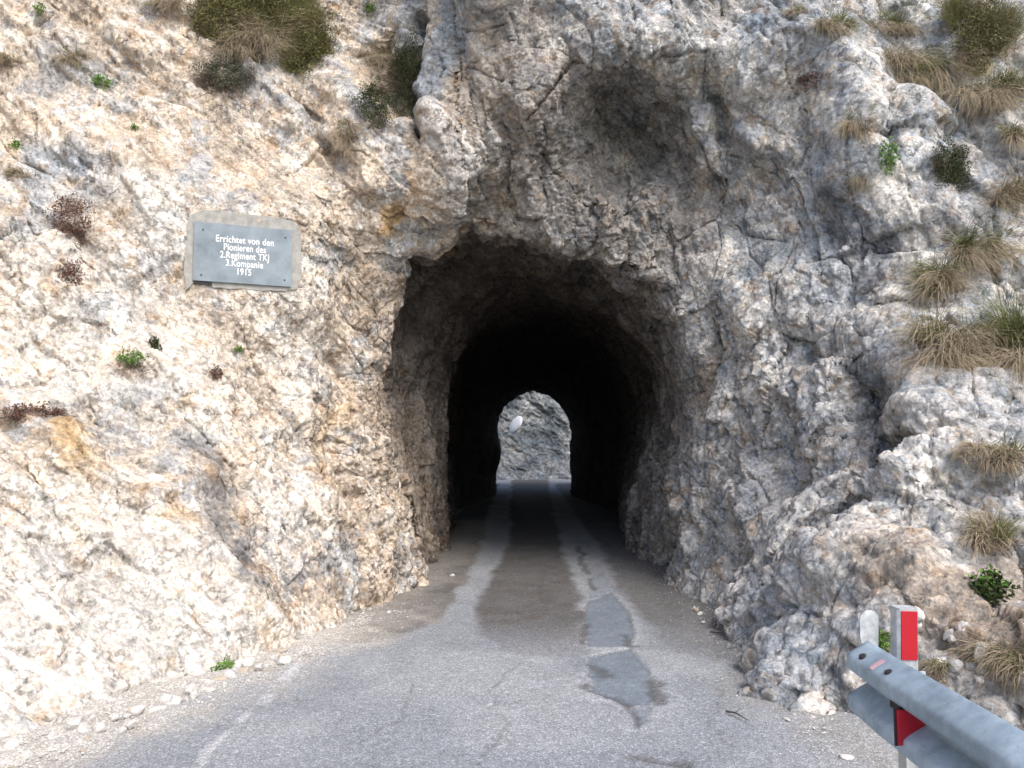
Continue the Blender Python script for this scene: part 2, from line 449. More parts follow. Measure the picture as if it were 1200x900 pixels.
# flat seat for the plaque
PL_TL, PL_TR, PL_BR, PL_BL = at(228, 259, 7.05), at(342, 272, 7.05 * 1.045), at(341, 336, 7.05 * 1.045), at(226, 330, 7.05)
pl_x = PL_TR - PL_TL; pl_x[2] = 0; pl_w = float(np.linalg.norm(pl_x)); pl_x /= pl_w
pl_z = np.array((0, 0, 1.0)); pl_n = np.cross(pl_x, pl_z); pl_n /= np.linalg.norm(pl_n)
pl_c = (PL_TL + PL_TR + PL_BR + PL_BL) / 4
pl_h = float((PL_TL[2] - PL_BL[2] + PL_TR[2] - PL_BR[2]) / 2)
rel = P3 - pl_c
lx, lz, ln = rel @ pl_x, rel @ pl_z, rel @ pl_n
dx = np.maximum(np.abs(lx) - pl_w / 2 - .06, 0); dz = np.maximum(np.abs(lz - .03) - pl_h / 2 - .08, 0)
rr = np.sqrt(dx * dx + dz * dz)
w_pl = (1 - sstep(0.0, 0.75, rr)) * (np.abs(ln) < 1.2)
target = -0.006 + 0.40 * np.where(np.abs(ln) < 1.2, H2 + 0.2 * H1, 0)
P3 = P3 + pl_n.astype(np.float32) * (w_pl * (target - ln))[:, None].astype(np.float32)
N3 = normals(P3) * N_SIGN

# rock colour: bed and block tones, water stains, lichen, iron, some painted shade
def C(*c): return np.array(c, np.float32)
CREAM, WHITE, PALE, BLUE, DARK, TAN, ORANGE, SOOT_SHADE = C(.62, .525, .42), C(.74, .70, .635), C(.53, .525, .51), C(.35, .38, .41), C(.16, .168, .178), C(.40, .315, .235), C(.52, .34, .15), C(.085, .072, .063)
def lerp(a, b, t): return a + (b - a) * t[:, None]
n1 = fbm(P2, 1.3, 100, 4); n2 = fbm(P2 + 40, 2.6, 104, 4); n3 = fbm(P2 + 80, 5.5, 108, 3); n4 = fbm(P2 + 120, 12, 112, 3, .6)
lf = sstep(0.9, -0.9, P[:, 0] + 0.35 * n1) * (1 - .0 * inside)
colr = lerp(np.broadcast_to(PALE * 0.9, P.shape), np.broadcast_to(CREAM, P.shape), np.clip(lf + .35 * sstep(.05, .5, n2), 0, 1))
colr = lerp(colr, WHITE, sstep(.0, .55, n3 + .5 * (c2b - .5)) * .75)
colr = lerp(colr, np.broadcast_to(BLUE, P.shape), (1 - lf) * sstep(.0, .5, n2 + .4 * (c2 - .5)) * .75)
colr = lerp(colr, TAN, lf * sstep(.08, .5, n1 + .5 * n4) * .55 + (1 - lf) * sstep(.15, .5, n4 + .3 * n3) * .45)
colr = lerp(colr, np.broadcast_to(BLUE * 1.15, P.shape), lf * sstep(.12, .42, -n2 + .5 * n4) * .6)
MARKS = [(C(.27, .24, .21), (640, 120), (780, 250), .75, .6), (C(.27, .24, .21), (560, 200), (700, 270), .4, .4),   # colour, pixel a, pixel b, radius (m), strength; first two: weathering plus painted shade
    (ORANGE, (60, 500), (105, 560), .20, .8), (ORANGE, (175, 590), (190, 615), .15, .7), (ORANGE, (105, 570), (100, 620), .14, .6), (ORANGE, (455, 260), (462, 330), .14, .8),
    (ORANGE, (385, 460), (375, 560), .18, .35), (ORANGE, (240, 205), (260, 210), .10, .5), (TAN, (440, 340), (450, 560), .22, .5),
    (DARK, (235, 550), (245, 640), .20, .7), (DARK, (270, 640), (280, 680), .14, .75), (DARK, (300, 575), (265, 580), .16, .5),
    (DARK, (325, 480), (335, 500), .12, .55), (DARK, (275, 730), (280, 745), .08, .7), (BLUE, (50, 180), (90, 190), .18, .8), (BLUE, (20, 210), (60, 240), .22, .7),
    (BLUE, (120, 370), (125, 410), .14, .8), (BLUE, (330, 130), (365, 160), .14, .7), (BLUE, (70, 70), (50, 110), .2, .6),
    (BLUE, (540, 0), (510, 110), .28, .95), (BLUE, (480, 0), (470, 60), .2, .8), (DARK, (560, 0), (600, 60), .12, .6), (DARK, (620, 60), (620, 110), .10, .5),
    (PALE, (520, 150), (540, 240), .25, .6), (DARK, (740, 120), (770, 150), .35, .45), (DARK, (780, 10), (790, 60), .12, .5),  # includes a darker tone set in the hollow over the arch
    (BLUE, (900, 30), (940, 60), .35, .7), (BLUE, (960, 200), (990, 330), .35, .6), (DARK, (985, 255), (1000, 300), .16, .8),
    (DARK, (1020, 440), (1025, 560), .22, .85), (DARK, (1000, 590), (980, 660), .28, .6), (DARK, (1010, 300), (1020, 350), .12, .6), (DARK, (1100, 250), (1090, 280), .12, .6),
    (WHITE, (1080, 500), (1100, 580), .22, .45), (WHITE, (1060, 220), (1050, 300), .2, .7), (WHITE, (1110, 60), (1120, 90), .14, .7), (BLUE, (1130, 340), (1150, 420), .2, .8), (ORANGE, (1130, 85), (1150, 95), .10, .7),
    (WHITE, (880, 470), (890, 540), .22, .45), (WHITE, (858, 285), (862, 320), .12, .7), (TAN, (835, 400), (840, 480), .12, .6), (TAN, (705, 230), (712, 260), .12, .6),
    (WHITE, (170, 230), (200, 280), .28, .7), (WHITE, (330, 520), (330, 640), .3, .5), (WHITE, (60, 660), (180, 760), .8, .75), (WHITE, (0, 760), (240, 740), .6, .6), (WHITE, (100, 330), (200, 460), .6, .5), (WHITE, (330, 360), (350, 440), .35, .5), (WHITE, (20, 340), (40, 420), .4, .5),
    (TAN, (1080, 680), (1150, 760), .28, .7), (TAN, (1180, 700), (1190, 800), .2, .6), (BLUE, (900, 700), (960, 790), .35, .5), (TAN, (430, 720), (470, 640), .16, .4), (DARK, (880, 640), (890, 700), .15, .35),
]
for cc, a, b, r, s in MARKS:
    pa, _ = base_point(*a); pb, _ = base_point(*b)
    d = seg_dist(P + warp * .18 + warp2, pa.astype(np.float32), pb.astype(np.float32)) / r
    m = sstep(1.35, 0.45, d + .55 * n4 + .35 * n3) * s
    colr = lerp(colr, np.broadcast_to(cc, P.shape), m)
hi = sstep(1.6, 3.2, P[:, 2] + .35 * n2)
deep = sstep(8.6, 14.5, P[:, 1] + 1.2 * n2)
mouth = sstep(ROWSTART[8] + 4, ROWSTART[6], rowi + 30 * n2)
soot_shade = np.clip(mouth * (.34 + .06 * (P[:, 0] < .3) + .52 * hi) + deep * .7, 0, 1)  # soot, plus painted shade on the left wall of the mouth
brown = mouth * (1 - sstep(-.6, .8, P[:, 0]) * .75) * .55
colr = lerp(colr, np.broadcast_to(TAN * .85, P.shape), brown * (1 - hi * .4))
colr = lerp(colr, np.broadcast_to(SOOT_SHADE, P.shape), soot_shade)
cellv = 1 + .18 * (ck - .5) + .22 * (ck2 - .5) + .10 * (c2 - .5) + .26 * (c2b - .5) + .28 * (c3 - .5) + .18 * (c4 - .5)
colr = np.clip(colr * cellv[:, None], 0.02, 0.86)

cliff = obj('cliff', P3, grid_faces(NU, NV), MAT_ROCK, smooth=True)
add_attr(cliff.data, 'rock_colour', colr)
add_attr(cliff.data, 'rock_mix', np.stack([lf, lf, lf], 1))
tag(cliff, 'pale limestone cliff pierced by an arched road tunnel', None, None, 'structure')
CPX, CPY, CD = project(P3)
def place(px, py):
    """point and outward normal of the cliff where it stands at this place"""
    d2 = np.where(BVALID, (CPX - px) ** 2 + (CPY - py) ** 2, 1e9)
    near = np.nonzero(d2 < max(30.0, d2.min() + 1))[0]
    i = int(near[np.argmin(CD[near])])
    n = N1[i] + .4 * N2[i]
    return Vector(P3[i].tolist()), Vector((n / np.linalg.norm(n)).tolist())

# ------------------------------------------------------------------ road, verge and the ground that carries them
def poly_sd(X, Y, poly):
    """signed distance to a polygon, negative inside"""
    p = np.array(poly, np.float64); q = np.roll(p, -1, 0)
    d = np.full(X.shape, 1e9); ins = np.zeros(X.shape, bool)
    for (x0, y0), (x1, y1) in zip(p, q):
        ex, ey = x1 - x0, y1 - y0
        t = np.clip(((X - x0) * ex + (Y - y0) * ey) / (ex * ex + ey * ey + 1e-12), 0, 1)
        d = np.minimum(d, np.hypot(X - x0 - t * ex, Y - y0 - t * ey))
        c = ((y0 > Y) != (y1 > Y)) & (X < (x1 - x0) * (Y - y0) / (y1 - y0 + 1e-12) + x0)
        ins ^= c
    return np.where(ins, -d, d)
def gpoly(lst): return [tuple(ground(*p)) for p in lst]
xs = np.linspace(-4.6, 2.6, 361)
ys = np.concatenate([np.linspace(-8, 2.6, 24), np.linspace(2.66, 9.0, 330), np.linspace(9.06, 15, 90), np.linspace(15.2, 32, 60)])
RX, RY = np.meshgrid(xs, ys, indexing='ij')
rx, ry = RX.ravel(), RY.ravel()
RP = np.stack([rx, ry, np.zeros_like(rx)], 1).astype(np.float32)
w1 = fbm(RP, 1.6, 201, 4); w2 = fbm(RP, 6.0, 205, 4); w3 = fbm(RP, 22.0, 209, 3, .7)
wx, wy = rx + .05 * w2 + .10 * w1, ry + .06 * fbm(RP + 9, 5.0, 213, 3) + .16 * fbm(RP + 19, 1.5, 217, 3)
def region(lst, soft, inner=0.0):
    return sstep(soft, -soft - inner, poly_sd(wx, wy, gpoly(lst)))
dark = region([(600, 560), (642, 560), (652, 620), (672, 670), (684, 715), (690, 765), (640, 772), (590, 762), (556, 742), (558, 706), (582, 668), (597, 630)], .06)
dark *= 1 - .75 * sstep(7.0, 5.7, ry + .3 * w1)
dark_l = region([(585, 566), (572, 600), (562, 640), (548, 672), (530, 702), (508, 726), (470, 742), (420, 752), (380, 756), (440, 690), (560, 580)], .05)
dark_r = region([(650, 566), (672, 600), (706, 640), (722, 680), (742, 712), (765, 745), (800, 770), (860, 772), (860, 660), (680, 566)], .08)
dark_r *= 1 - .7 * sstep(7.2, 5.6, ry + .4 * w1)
wx0, wy0 = wx, wy; wx, wy = rx + .03 * w2, ry + .05 * w2
p1 = region([(690, 704), (716, 694), (736, 716), (744, 738), (738, 756), (690, 757), (684, 730)], .015)
p2 = region([(690, 768), (738, 760), (760, 785), (772, 812), (757, 828), (733, 826), (700, 812), (689, 790)], .015)
p2 = np.maximum(p2, .7 * region([(738, 832), (764, 828), (760, 846), (742, 850)], .02))
p3 = region([(692, 676), (706, 670), (722, 690), (735, 700), (718, 694), (690, 702)], .02)
wx, wy = wx0, wy0
rim = np.zeros_like(rx)
for a, b, r in [((684, 778), (704, 790), .07), ((690, 800), (735, 826), .05), ((768, 796), (770, 822), .06), ((683, 728), (684, 752), .04), ((730, 742), (738, 756), .05), ((735, 824), (752, 850), .04), ((693, 678), (700, 690), .05), ((680, 640), (690, 672), .05), ((725, 880), (790, 890), .05)]:
    ga, gb = ground(*a), ground(*b)
    dd = seg_dist(np.stack([wx, wy], 1), ga, gb)
    rim = np.maximum(rim, sstep(1.4, .4, dd / (r * .75) + .6 * w3))
for pg in ([(690, 704), (716, 694), (736, 716), (744, 738), (738, 756), (690, 757), (684, 730)], [(690, 768), (738, 760), (760, 785), (772, 812), (757, 828), (733, 826), (700, 812), (689, 790)]):
    e = np.abs(poly_sd(rx + .03 * w2, ry + .05 * w2, gpoly(pg)))          # tar seam
    rim = np.maximum(rim, .8 * sstep(.022, .006, e + .012 * w3) * sstep(-.3, .2, w2))
for cr in ([(560, 900), (590, 850), (575, 810), (610, 775)], [(860, 880), (830, 850), (845, 815), (815, 790)], [(420, 870), (470, 845), (480, 800)], [(640, 720), (632, 690), (640, 655)]):
    cp = [ground(*p) for p in cr]
    for a, b in zip(cp[:-1], cp[1:]):
        dd = seg_dist(np.stack([rx + .07 * w2 + .02 * w3, ry + .09 * w1], 1), a, b)
        rim = np.maximum(rim, .55 * sstep(.016, .004, dd))
line = np.zeros_like(rx)
lp = [ground(*p) for p in ((215, 905), (255, 868), (300, 822), (335, 790), (370, 768))]
for a, b in zip(lp[:-1], lp[1:]):
    line = np.maximum(line, sstep(.05, .015, seg_dist(np.stack([wx - .04 * w2, wy], 1), a, b)))
line *= sstep(-.35, .15, w2 + .3 * w3) * .85
# rubble dust washed off both rock walls
bl = [ground(*p) for p in ((-80, 930), (0, 880), (130, 832), (265, 785), (380, 745), (450, 712), (497, 672), (560, 612))]
br = [ground(*p) for p in ((1040, 905), (1000, 868), (905, 800), (860, 750), (803, 690), (740, 640))]
def chain(cs): return np.minimum.reduce([seg_dist(np.stack([rx, ry], 1), a, b) for a, b in zip(cs[:-1], cs[1:])])
dl, dr = chain(bl), chain(br)
dust_l = sstep(.68, .08, dl + .35 * w1 + .18 * w2) * (1 - .6 * sstep(6.3, 7.6, ry))
dust_r = sstep(.42, .05, dr + .25 * w1 + .15 * w2) * (1 - .75 * sstep(5.6, 6.8, ry))
track = sstep(-.5, .5, w1)
ASPH, DUSTY, DARKA, PATCH, DUST, PAINT = C(.225, .240, .258), C(.285, .298, .312), C(.088, .080, .074), C(.150, .178, .21), C(.46, .43, .38), C(.50, .50, .50)
rc = lerp(np.broadcast_to(ASPH, RP.shape), np.broadcast_to(DUSTY, RP.shape), track)
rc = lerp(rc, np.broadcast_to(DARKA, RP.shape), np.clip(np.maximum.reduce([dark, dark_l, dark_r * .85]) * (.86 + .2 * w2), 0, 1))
rc = lerp(rc, np.broadcast_to(DUST, RP.shape), dust_l * .9)
rc = lerp(rc, np.broadcast_to(DUST * .62, RP.shape), dust_r * .55)
halo = sstep(.22, .0, np.minimum(poly_sd(rx + .05 * w2, ry + .08 * w2, gpoly([(690, 704), (716, 694), (744, 738), (738, 756), (690, 757)])), poly_sd(rx + .05 * w2, ry + .08 * w2, gpoly([(690, 768), (738, 760), (771, 812), (745, 849), (690, 800)]))) + .08 * w2)
rc = lerp(rc, np.broadcast_to(DUSTY * 1.15, RP.shape), halo * sstep(-.2, .4, w2 + .4 * w3) * .7)
rc = lerp(rc, np.broadcast_to(PATCH, RP.shape), np.clip(np.maximum.reduce([p1, p2, p3 * .6]), 0, 1) * .9)
rc = lerp(rc, np.broadcast_to(DARKA * .8, RP.shape), rim * .6)
rc = lerp(rc, np.broadcast_to(PAINT, RP.shape), line * .7)
rc = rc * (1 + .10 * w2 + .10 * w3)[:, None]
rz = .012 * w1 + .004 * w2 + .0025 * w3 - .012 * np.maximum(p1, p2) - .010 * rim + .035 * dust_l * (.5 + w2) + .02 * dust_r * (.5 + w2)
fine = np.clip(np.maximum(p1, p2) * .85, 0, 1)
def road_material():
    t = NT('asphalt'); co = t.coord()
    c = t.attr('road_colour')
    at_f = t.n('ShaderNodeAttribute', attribute_name='road_mask')
    sm = t.n('ShaderNodeSeparateColor'); t.l(at_f.outputs['Color'], sm.inputs[0])
    chip = t.vor(co, 150, out='Color'); sp = t.n('ShaderNodeSeparateColor'); t.l(chip, sp.inputs[0])
    cc = t.ramp(sp.outputs[0], [(0.0, (.62, .62, .62)), (.55, (.95, .95, .95)), (.80, (1.1, 1.1, 1.1)), (.92, (1.45, 1.45, 1.45)), (1.0, (1.9, 1.9, 1.87))])
    cc = t.mix(t.math('MULTIPLY', sm.outputs[0], .75), cc, (1.0, 1.0, 1.0))
    c = t.mix(1.0, c, cc, 'MULTIPLY')
    nz = t.ramp(t.noise(co, 26, 6, .7), [(.3, (.8, .8, .8)), (.7, (1.2, 1.2, 1.2))])
    c = t.mix(1.0, c, nz, 'MULTIPLY')
    t.base(c); t.rough(.82)
    h = t.math('ADD', t.vor(co, 150), t.math('MULTIPLY', t.noise(co, 55, 5, .7), 1.0))
    t.bump(h, .55, .006)
    return t.m
MAT_ROAD = road_material()
RP[:, 2] = rz
road = obj('road', RP, grid_faces(len(xs), len(ys)), MAT_ROAD, smooth=True)
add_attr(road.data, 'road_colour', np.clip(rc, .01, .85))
add_attr(road.data, 'road_mask', np.stack([fine, fine, fine], 1))
tag(road, 'worn grey asphalt road running into the tunnel', None, None, 'structure')

# ground: verge level round the road, falling away as a hillside beyond the guardrail
MAT_SOIL = flat_mat('soil', (.20, .17, .13), .95, 0, .35, 3.0, .03, (.26, .24, .17))
gx = np.concatenate([np.linspace(-400, -8, 12), np.linspace(-7, 7, 57), np.linspace(8, 400, 16)])
gy = np.concatenate([np.linspace(-400, -10, 12), np.linspace(-9, 45, 90), np.linspace(50, 400, 12)])
GX, GY = np.meshgrid(gx, gy, indexing='ij')
GZ = np.full(GX.shape, -.07)
GZ -= np.where(GX > 2.0, np.minimum((GX - 2.0) * .75, 30), 0) * sstep(4.6, 2.0, GY)
GV = np.stack([GX.ravel(), GY.ravel(), GZ.ravel()], 1)
GV[:, 2] += .04 * fbm(GV, .8, 300, 3) * (np.abs(GV[:, 0]) > 2.5) - .02
grd = obj('ground', GV, grid_faces(len(gx), len(gy)), MAT_SOIL, smooth=True)
tag(grd, 'stony ground under and beside the road', None, None, 'structure')

# rock wall across the bend beyond the far mouth
fx = np.concatenate([np.linspace(-9, -2.2, 50), np.linspace(-2.16, 3.6, 200), np.linspace(3.7, 10, 50)]); fz = np.concatenate([np.linspace(-.6, 5, 190), np.linspace(5.1, 12, 50)])
FX, FZ = np.meshgrid(fx, fz, indexing='ij')
FY = 30.6 + .10 * (FX - .5) ** 2 * .35 + .34 * FZ - sstep(-.2, -1.4, FX) * 1.5 + .0 * FX
FPn = np.stack([FX.ravel(), FY.ravel(), FZ.ravel()], 1).astype(np.float32)
fw = np.stack([vnoise(FPn * 1.5 + 5 * k, 370 + k) for k in range(3)], 1) * .25
FQ = strata(FPn + fw * .4, math.radians(-25), .6, 1.0).astype(np.float32)
fb1, fc1 = facets(FQ, .8, 33); fb2, fc2 = facets(FQ + 3, 1.8, 35); fb3, fc3 = facets(FQ + 5, 4.0, 39)
foot = sstep(1.3, -.3, FZ.ravel())
fb4, fc4 = facets(FQ + 8, 9.0, 45)
FPn[:, 1] -= .30 * fb1 + .17 * fb2 + .10 * fb3 + .05 * fb4 + foot * .9
fcol = lerp(np.broadcast_to(C(.15, .175, .195), FPn.shape), np.broadcast_to(C(.38, .395, .395), FPn.shape), sstep(-.3, .5, fbm(FPn, 1.2, 390, 4) + .4 * (fc2 - .5)))
fcol = lerp(fcol, np.broadcast_to(C(.44, .46, .48), FPn.shape), sstep(.9, -.1, FZ.ravel() + .5 * fbm(FPn, 2, 395, 3)) * .7)
fcol = np.clip(fcol * (1 + .7 * (fc3 - .5) + .6 * (fc4 - .5))[:, None], .03, .8)
far_rock = obj('far_cliff', FPn, grid_faces(len(fx), len(fz)), MAT_ROCK, smooth=True)
add_attr(far_rock.data, 'rock_colour', fcol)
add_attr(far_rock.data, 'rock_mix', np.zeros((len(FPn), 3), np.float32))
tag(far_rock, 'grey rock wall beyond the far mouth of the tunnel', None, None, 'structure')

# ------------------------------------------------------------------ mesh kit
class MB:
    def __init__(s): s.v = []; s.f = []
    def add(s, V, Fs):
        o = len(s.v); s.v += [tuple(map(float, p)) for p in V]; s.f += [tuple(i + o for i in f) for f in Fs]; return s
    def box(s, c, h, R=None, bev=0.0):
        """box with chamfered upright edges; c centre, h half sizes, R 3x3 rows = axes"""
        hx, hy, hz = h; b = min(bev, hx * .9, hy * .9)
        ring = [(-hx + b, -hy), (hx - b, -hy), (hx, -hy + b), (hx, hy - b), (hx - b, hy), (-hx + b, hy), (-hx, hy - b), (-hx, -hy + b)] if b else [(-hx, -hy), (hx, -hy), (hx, hy), (-hx, hy)]
        n = len(ring); V = []
        for z in (-hz, hz): V += [(x, y, z) for x, y in ring]
        V = np.array(V)
        if R is not None: V = V @ np.array(R)
        V = V + np.array(c)
        return s.add(V, [tuple(range(n))[::-1], tuple(range(n, 2 * n))] + [(i, (i + 1) % n, n + (i + 1) % n, n + i) for i in range(n)])
    def tube(s, path, rad, n=8, cap=True):
        path = [np.array(p, float) for p in path]; V = []
        for i, p in enumerate(path):
            t = path[min(i + 1, len(path) - 1)] - path[max(i - 1, 0)]; t /= np.linalg.norm(t) + 1e-9
            a = np.cross(t, (0, 0, 1) if abs(t[2]) < .9 else (1, 0, 0)); a /= np.linalg.norm(a); b = np.cross(t, a)
            r = rad[i] if hasattr(rad, '__len__') else rad
            V += [p + r * (math.cos(k * 2 * math.pi / n) * a + math.sin(k * 2 * math.pi / n) * b) for k in range(n)]
        Fs = [(i * n + k, i * n + (k + 1) % n, (i + 1) * n + (k + 1) % n, (i + 1) * n + k) for i in range(len(path) - 1) for k in range(n)]
        if cap: Fs += [tuple(range(n))[::-1], tuple(range((len(path) - 1) * n, len(path) * n))]
        return s.add(V, Fs)
    def prism(s, poly, o, ax, ay, an, t):
        """polygon in the plane (ax, ay) at o, thickness t along -an"""
        n = len(poly); o, ax, ay, an = map(np.array, (o, ax, ay, an))
        V = [o + ax * x + ay * y for x, y in poly] + [o + ax * x + ay * y - an * t for x, y in poly]
        return s.add(V, [tuple(range(n)), tuple(range(n, 2 * n))[::-1]] + [(i, n + i, n + (i + 1) % n, (i + 1) % n) for i in range(n)])
    def build(s, name, mat, parent=None, smooth=False):
        V = np.array(s.v)
        if parent is not None: V = V - np.array(parent.location)
        return obj(name, V, s.f, mat, parent, smooth)

# ------------------------------------------------------------------ memorial plaque on its mortar bed
MAT_CONC = flat_mat('weathered_mortar', (.33, .32, .29), .95, 0, .25, 14, .01)
MAT_PLAQ = flat_mat('blue_grey_metal_plate', (.165, .20, .225), .45, .3, .2, 4, 0, (.225, .262, .285), .5)
MAT_LETTER = flat_mat('white_lettering', (.80, .80, .78), .6, 0, .03, 20)
MAT_IRON = flat_mat('dark_iron', (.035, .035, .038), .6, .3, .2, 40)
pl = empty('memorial_plaque', pl_c)
tag(pl, 'blue grey metal plaque with white German inscription set in mortar on the cliff', 'plaque')
hw, hh = pl_w / 2, pl_h / 2
bed = [(-hw - .06, -hh - .10), (-hw - .075, -hh + .1), (-hw - .07, 0), (-hw - .06, hh * .7), (-hw - .05, hh + .05), (-hw + .02, hh + .10), (-hw + .12, hh + .125), (-.2, hh + .13), (0, hh + .115), (.2, hh + .12), (hw - .12, hh + .115), (hw, hh + .09), (hw + .08, hh + .03), (hw + .095, hh - .1), (hw + .09, -.05), (hw + .10, -hh + .1), (hw + .06, -hh - .01), (hw - .05, -hh - .035), (.2, -hh - .05), (0, -hh - .045), (-hw + .17, -hh - .055), (-hw + .165, -hh + .03), (-hw + .01, -hh + .04), (-hw, -hh - .02)]
bp = []
for i, (x, y) in enumerate(bed):
    x2, y2 = bed[(i + 1) % len(bed)]
    for k in range(4):
        t = k / 4; jit = .006 if (k or True) else 0
        bp.append((x + (x2 - x) * t + random.uniform(-jit, jit), y + (y2 - y) * t + random.uniform(-jit, jit)))
m = MB(); m.prism(bp, pl_c + pl_n * .012, pl_x, pl_z, pl_n, .14); m.build('mortar_bed', MAT_CONC, pl)
m = MB(); m.box(pl_c + pl_n * .024, (hw, .009, hh), [pl_x, pl_n, pl_z]); plate = m.build('plate', MAT_PLAQ, pl)
m = MB(); m.box(pl_c - pl_x * (hw - .09) - pl_z * (hh + .012) + pl_n * .010, (.075, .012, .016), [pl_x, pl_n, pl_z]); m.build('gap_shade', MAT_IRON, pl)  # dark piece standing in for the shaded gap under the plate
for sx, sy in ((-.83, .74), (.86, .72), (.86, -.78), (-.84, -.80)):
    m = MB(); c0 = pl_c + pl_x * hw * sx + pl_z * hh * sy
    m.tube([c0 + pl_n * .030, c0 + pl_n * .039], [.009, .007], 10); m.build('screw', MAT_IRON, pl)
rot = Matrix((pl_x, pl_z, pl_n)).transposed().to_4x4()
for i, (txt, wf, yy) in enumerate((('Errichtet von den', .59, .46), ('Pionieren des', .43, .19), ('2.Regiment TKJ', .50, -.08), ('3.Kompanie', .38, -.35), ('1915', .14, -.63))):
    cu = bpy.data.curves.new('inscription', 'FONT'); cu.body = txt; cu.align_x = 'CENTER'; cu.size = 1.0
    cu.extrude = .02; cu.offset = .016; cu.space_character = 1.06
    tmp = bpy.data.objects.new('inscription_tmp', cu); COL.objects.link(tmp)
    bpy.context.view_layer.update()
    dg = bpy.context.evaluated_depsgraph_get()
    me = bpy.data.meshes.new_from_object(tmp.evaluated_get(dg))
    bpy.data.objects.remove(tmp, do_unlink=True)
    co = np.zeros(len(me.vertices) * 3, np.float32); me.vertices.foreach_get('co', co); co = co.reshape(-1, 3)
    wdt = co[:, 0].max() - co[:, 0].min()
    sx = wf * pl_w / wdt; sz = .090
    cx = (co[:, 0].max() + co[:, 0].min()) / 2
    loc = np.stack([(co[:, 0] - cx) * sx + .01, co[:, 1] * sz + yy * hh - .022, co[:, 2] * .06 + .0345], 1)
    Vw = loc[:, :1] * pl_x + loc[:, 1:2] * pl_z + loc[:, 2:3] * pl_n
    me.vertices.foreach_set('co', Vw.astype(np.float32).ravel()); me.update()
    me.materials.clear(); me.materials.append(MAT_LETTER)
    link(bpy.data.objects.new('inscription_line', me), pl)

# ------------------------------------------------------------------ guardrail and delineator
def galv():
    t = NT('galvanised_steel'); co = t.coord()
    nz = t.noise(co, 18, 6, .7); n2_ = t.noise(co, 3.2, 4, .6)
    c = t.ramp(nz, [(.3, (.26, .34, .41)), (.7, (.42, .52, .60))])  # steel tone with the blue sky reflection painted in
    c = t.mix(1.0, c, t.ramp(n2_, [(.35, (.68, .68, .70)), (.65, (1.1, 1.1, 1.1))]), 'MULTIPLY')
    rust = t.ramp(t.noise(co, 30, 6, .75, 1.0), [(.60, (0, 0, 0)), (.70, (1, 1, 1))])
    c = t.mix(t.math('MULTIPLY', rust, .5), c, (.14, .10, .075))
    t.base(c); t.b.inputs['Metallic'].default_value = .2; t.rough(t.math('ADD', t.math('MULTIPLY', nz, .25), .38))
    t.bump(nz, .15, .003)
    return t.m
MAT_GALV = galv()
MAT_ZINC = flat_mat('pale_zinc', (.46, .48, .47), .6, .2, .15, 25)
MAT_RED = flat_mat('red_reflector', (.44, .006, .018), .35, 0, .06, 60, 0, None, .6)
MAT_PALE = flat_mat('grey_white_plastic', (.36, .38, .39), .6, 0, .25, 22, 0, (.46, .48, .49))
MAT_PINK = flat_mat('faded_red_tape', (.50, .30, .33), .7, 0, .2, 30)
RX0, RTIP = 1.385, 3.08
gr = empty('guardrail', (RX0, RTIP, 0)); tag(gr, 'galvanised steel guardrail ending beside the right rock wall', 'guardrail')
def wprofile():
    """closed W-beam section (outwards = -x), z from bottom to top"""
    c = []
    for k in range(33):
        t = k / 32.0
        z = .495 + .31 * t
        f = min(1, 1.13 * abs(math.sin(math.pi * 2 * t)) ** 1.1)
        c.append((-.085 * f, z))
    return c
prof = wprofile()
ysec = [RTIP - .0, RTIP - .02, RTIP - .25, RTIP - .6, RTIP - 1.2, RTIP - 2.5, RTIP - 4.5, RTIP - 7]
V = []; Fs = []
for j, y in enumerate(ysec):
    outw = .012 * max(0, 1 - (RTIP - y) / .35) ** 2          # the tip turns away from the road
    for th in (0, .004):
        for (px_, z) in prof: V.append((RX0 + outw + px_ + th, y, z))
n = len(prof)
for j in range(len(ysec) - 1):
    a, b = j * 2 * n, (j + 1) * 2 * n
    for k in range(n - 1):
        Fs.append((a + k, b + k, b + k + 1, a + k + 1)); Fs.append((a + n + k + 1, b + n + k + 1, b + n + k, a + n + k))
    Fs.append((a, a + n, b + n, b)); Fs.append((a + n - 1, b + n - 1, b + 2 * n - 1, a + 2 * n - 1))
for k in range(n - 1): Fs.append((k, k + 1, n + k + 1, n + k))
beam = MB().add(V, Fs).build('beam', MAT_GALV, gr, True)
for yb in (RTIP - .10, RTIP - .30):
    m = MB(); c0 = np.array((RX0 - .052, yb, .768)); m.tube([c0, c0 + np.array((-.004, 0, .010))], [.016, .013], 10); m.build('bolt', MAT_IRON, gr)
m = MB(); m.box((RX0 - .052, RTIP - .21, .7735), (.028, .012, .0015), [(.82, 0, .57), (0, 1, 0), (-.57, 0, .82)]); m.build('tape_strip', MAT_PINK, gr)
for yp in (2.93, .9, -1.1):
    m = MB()
    m.box((RX0 + .095, yp, .16), (.05, .0025, .55)); m.box((RX0 + .0475, yp - .03, .16), (.0025, .0274, .55)); m.box((RX0 + .1425, yp - .03, .16), (.0025, .0274, .55))
    post = m.build('post', MAT_ZINC, gr)
    m = MB(); m.box((RX0 + .024, yp - .03, .62), (.02, .035, .06)); m.build('spacer_block', MAT_ZINC, gr)
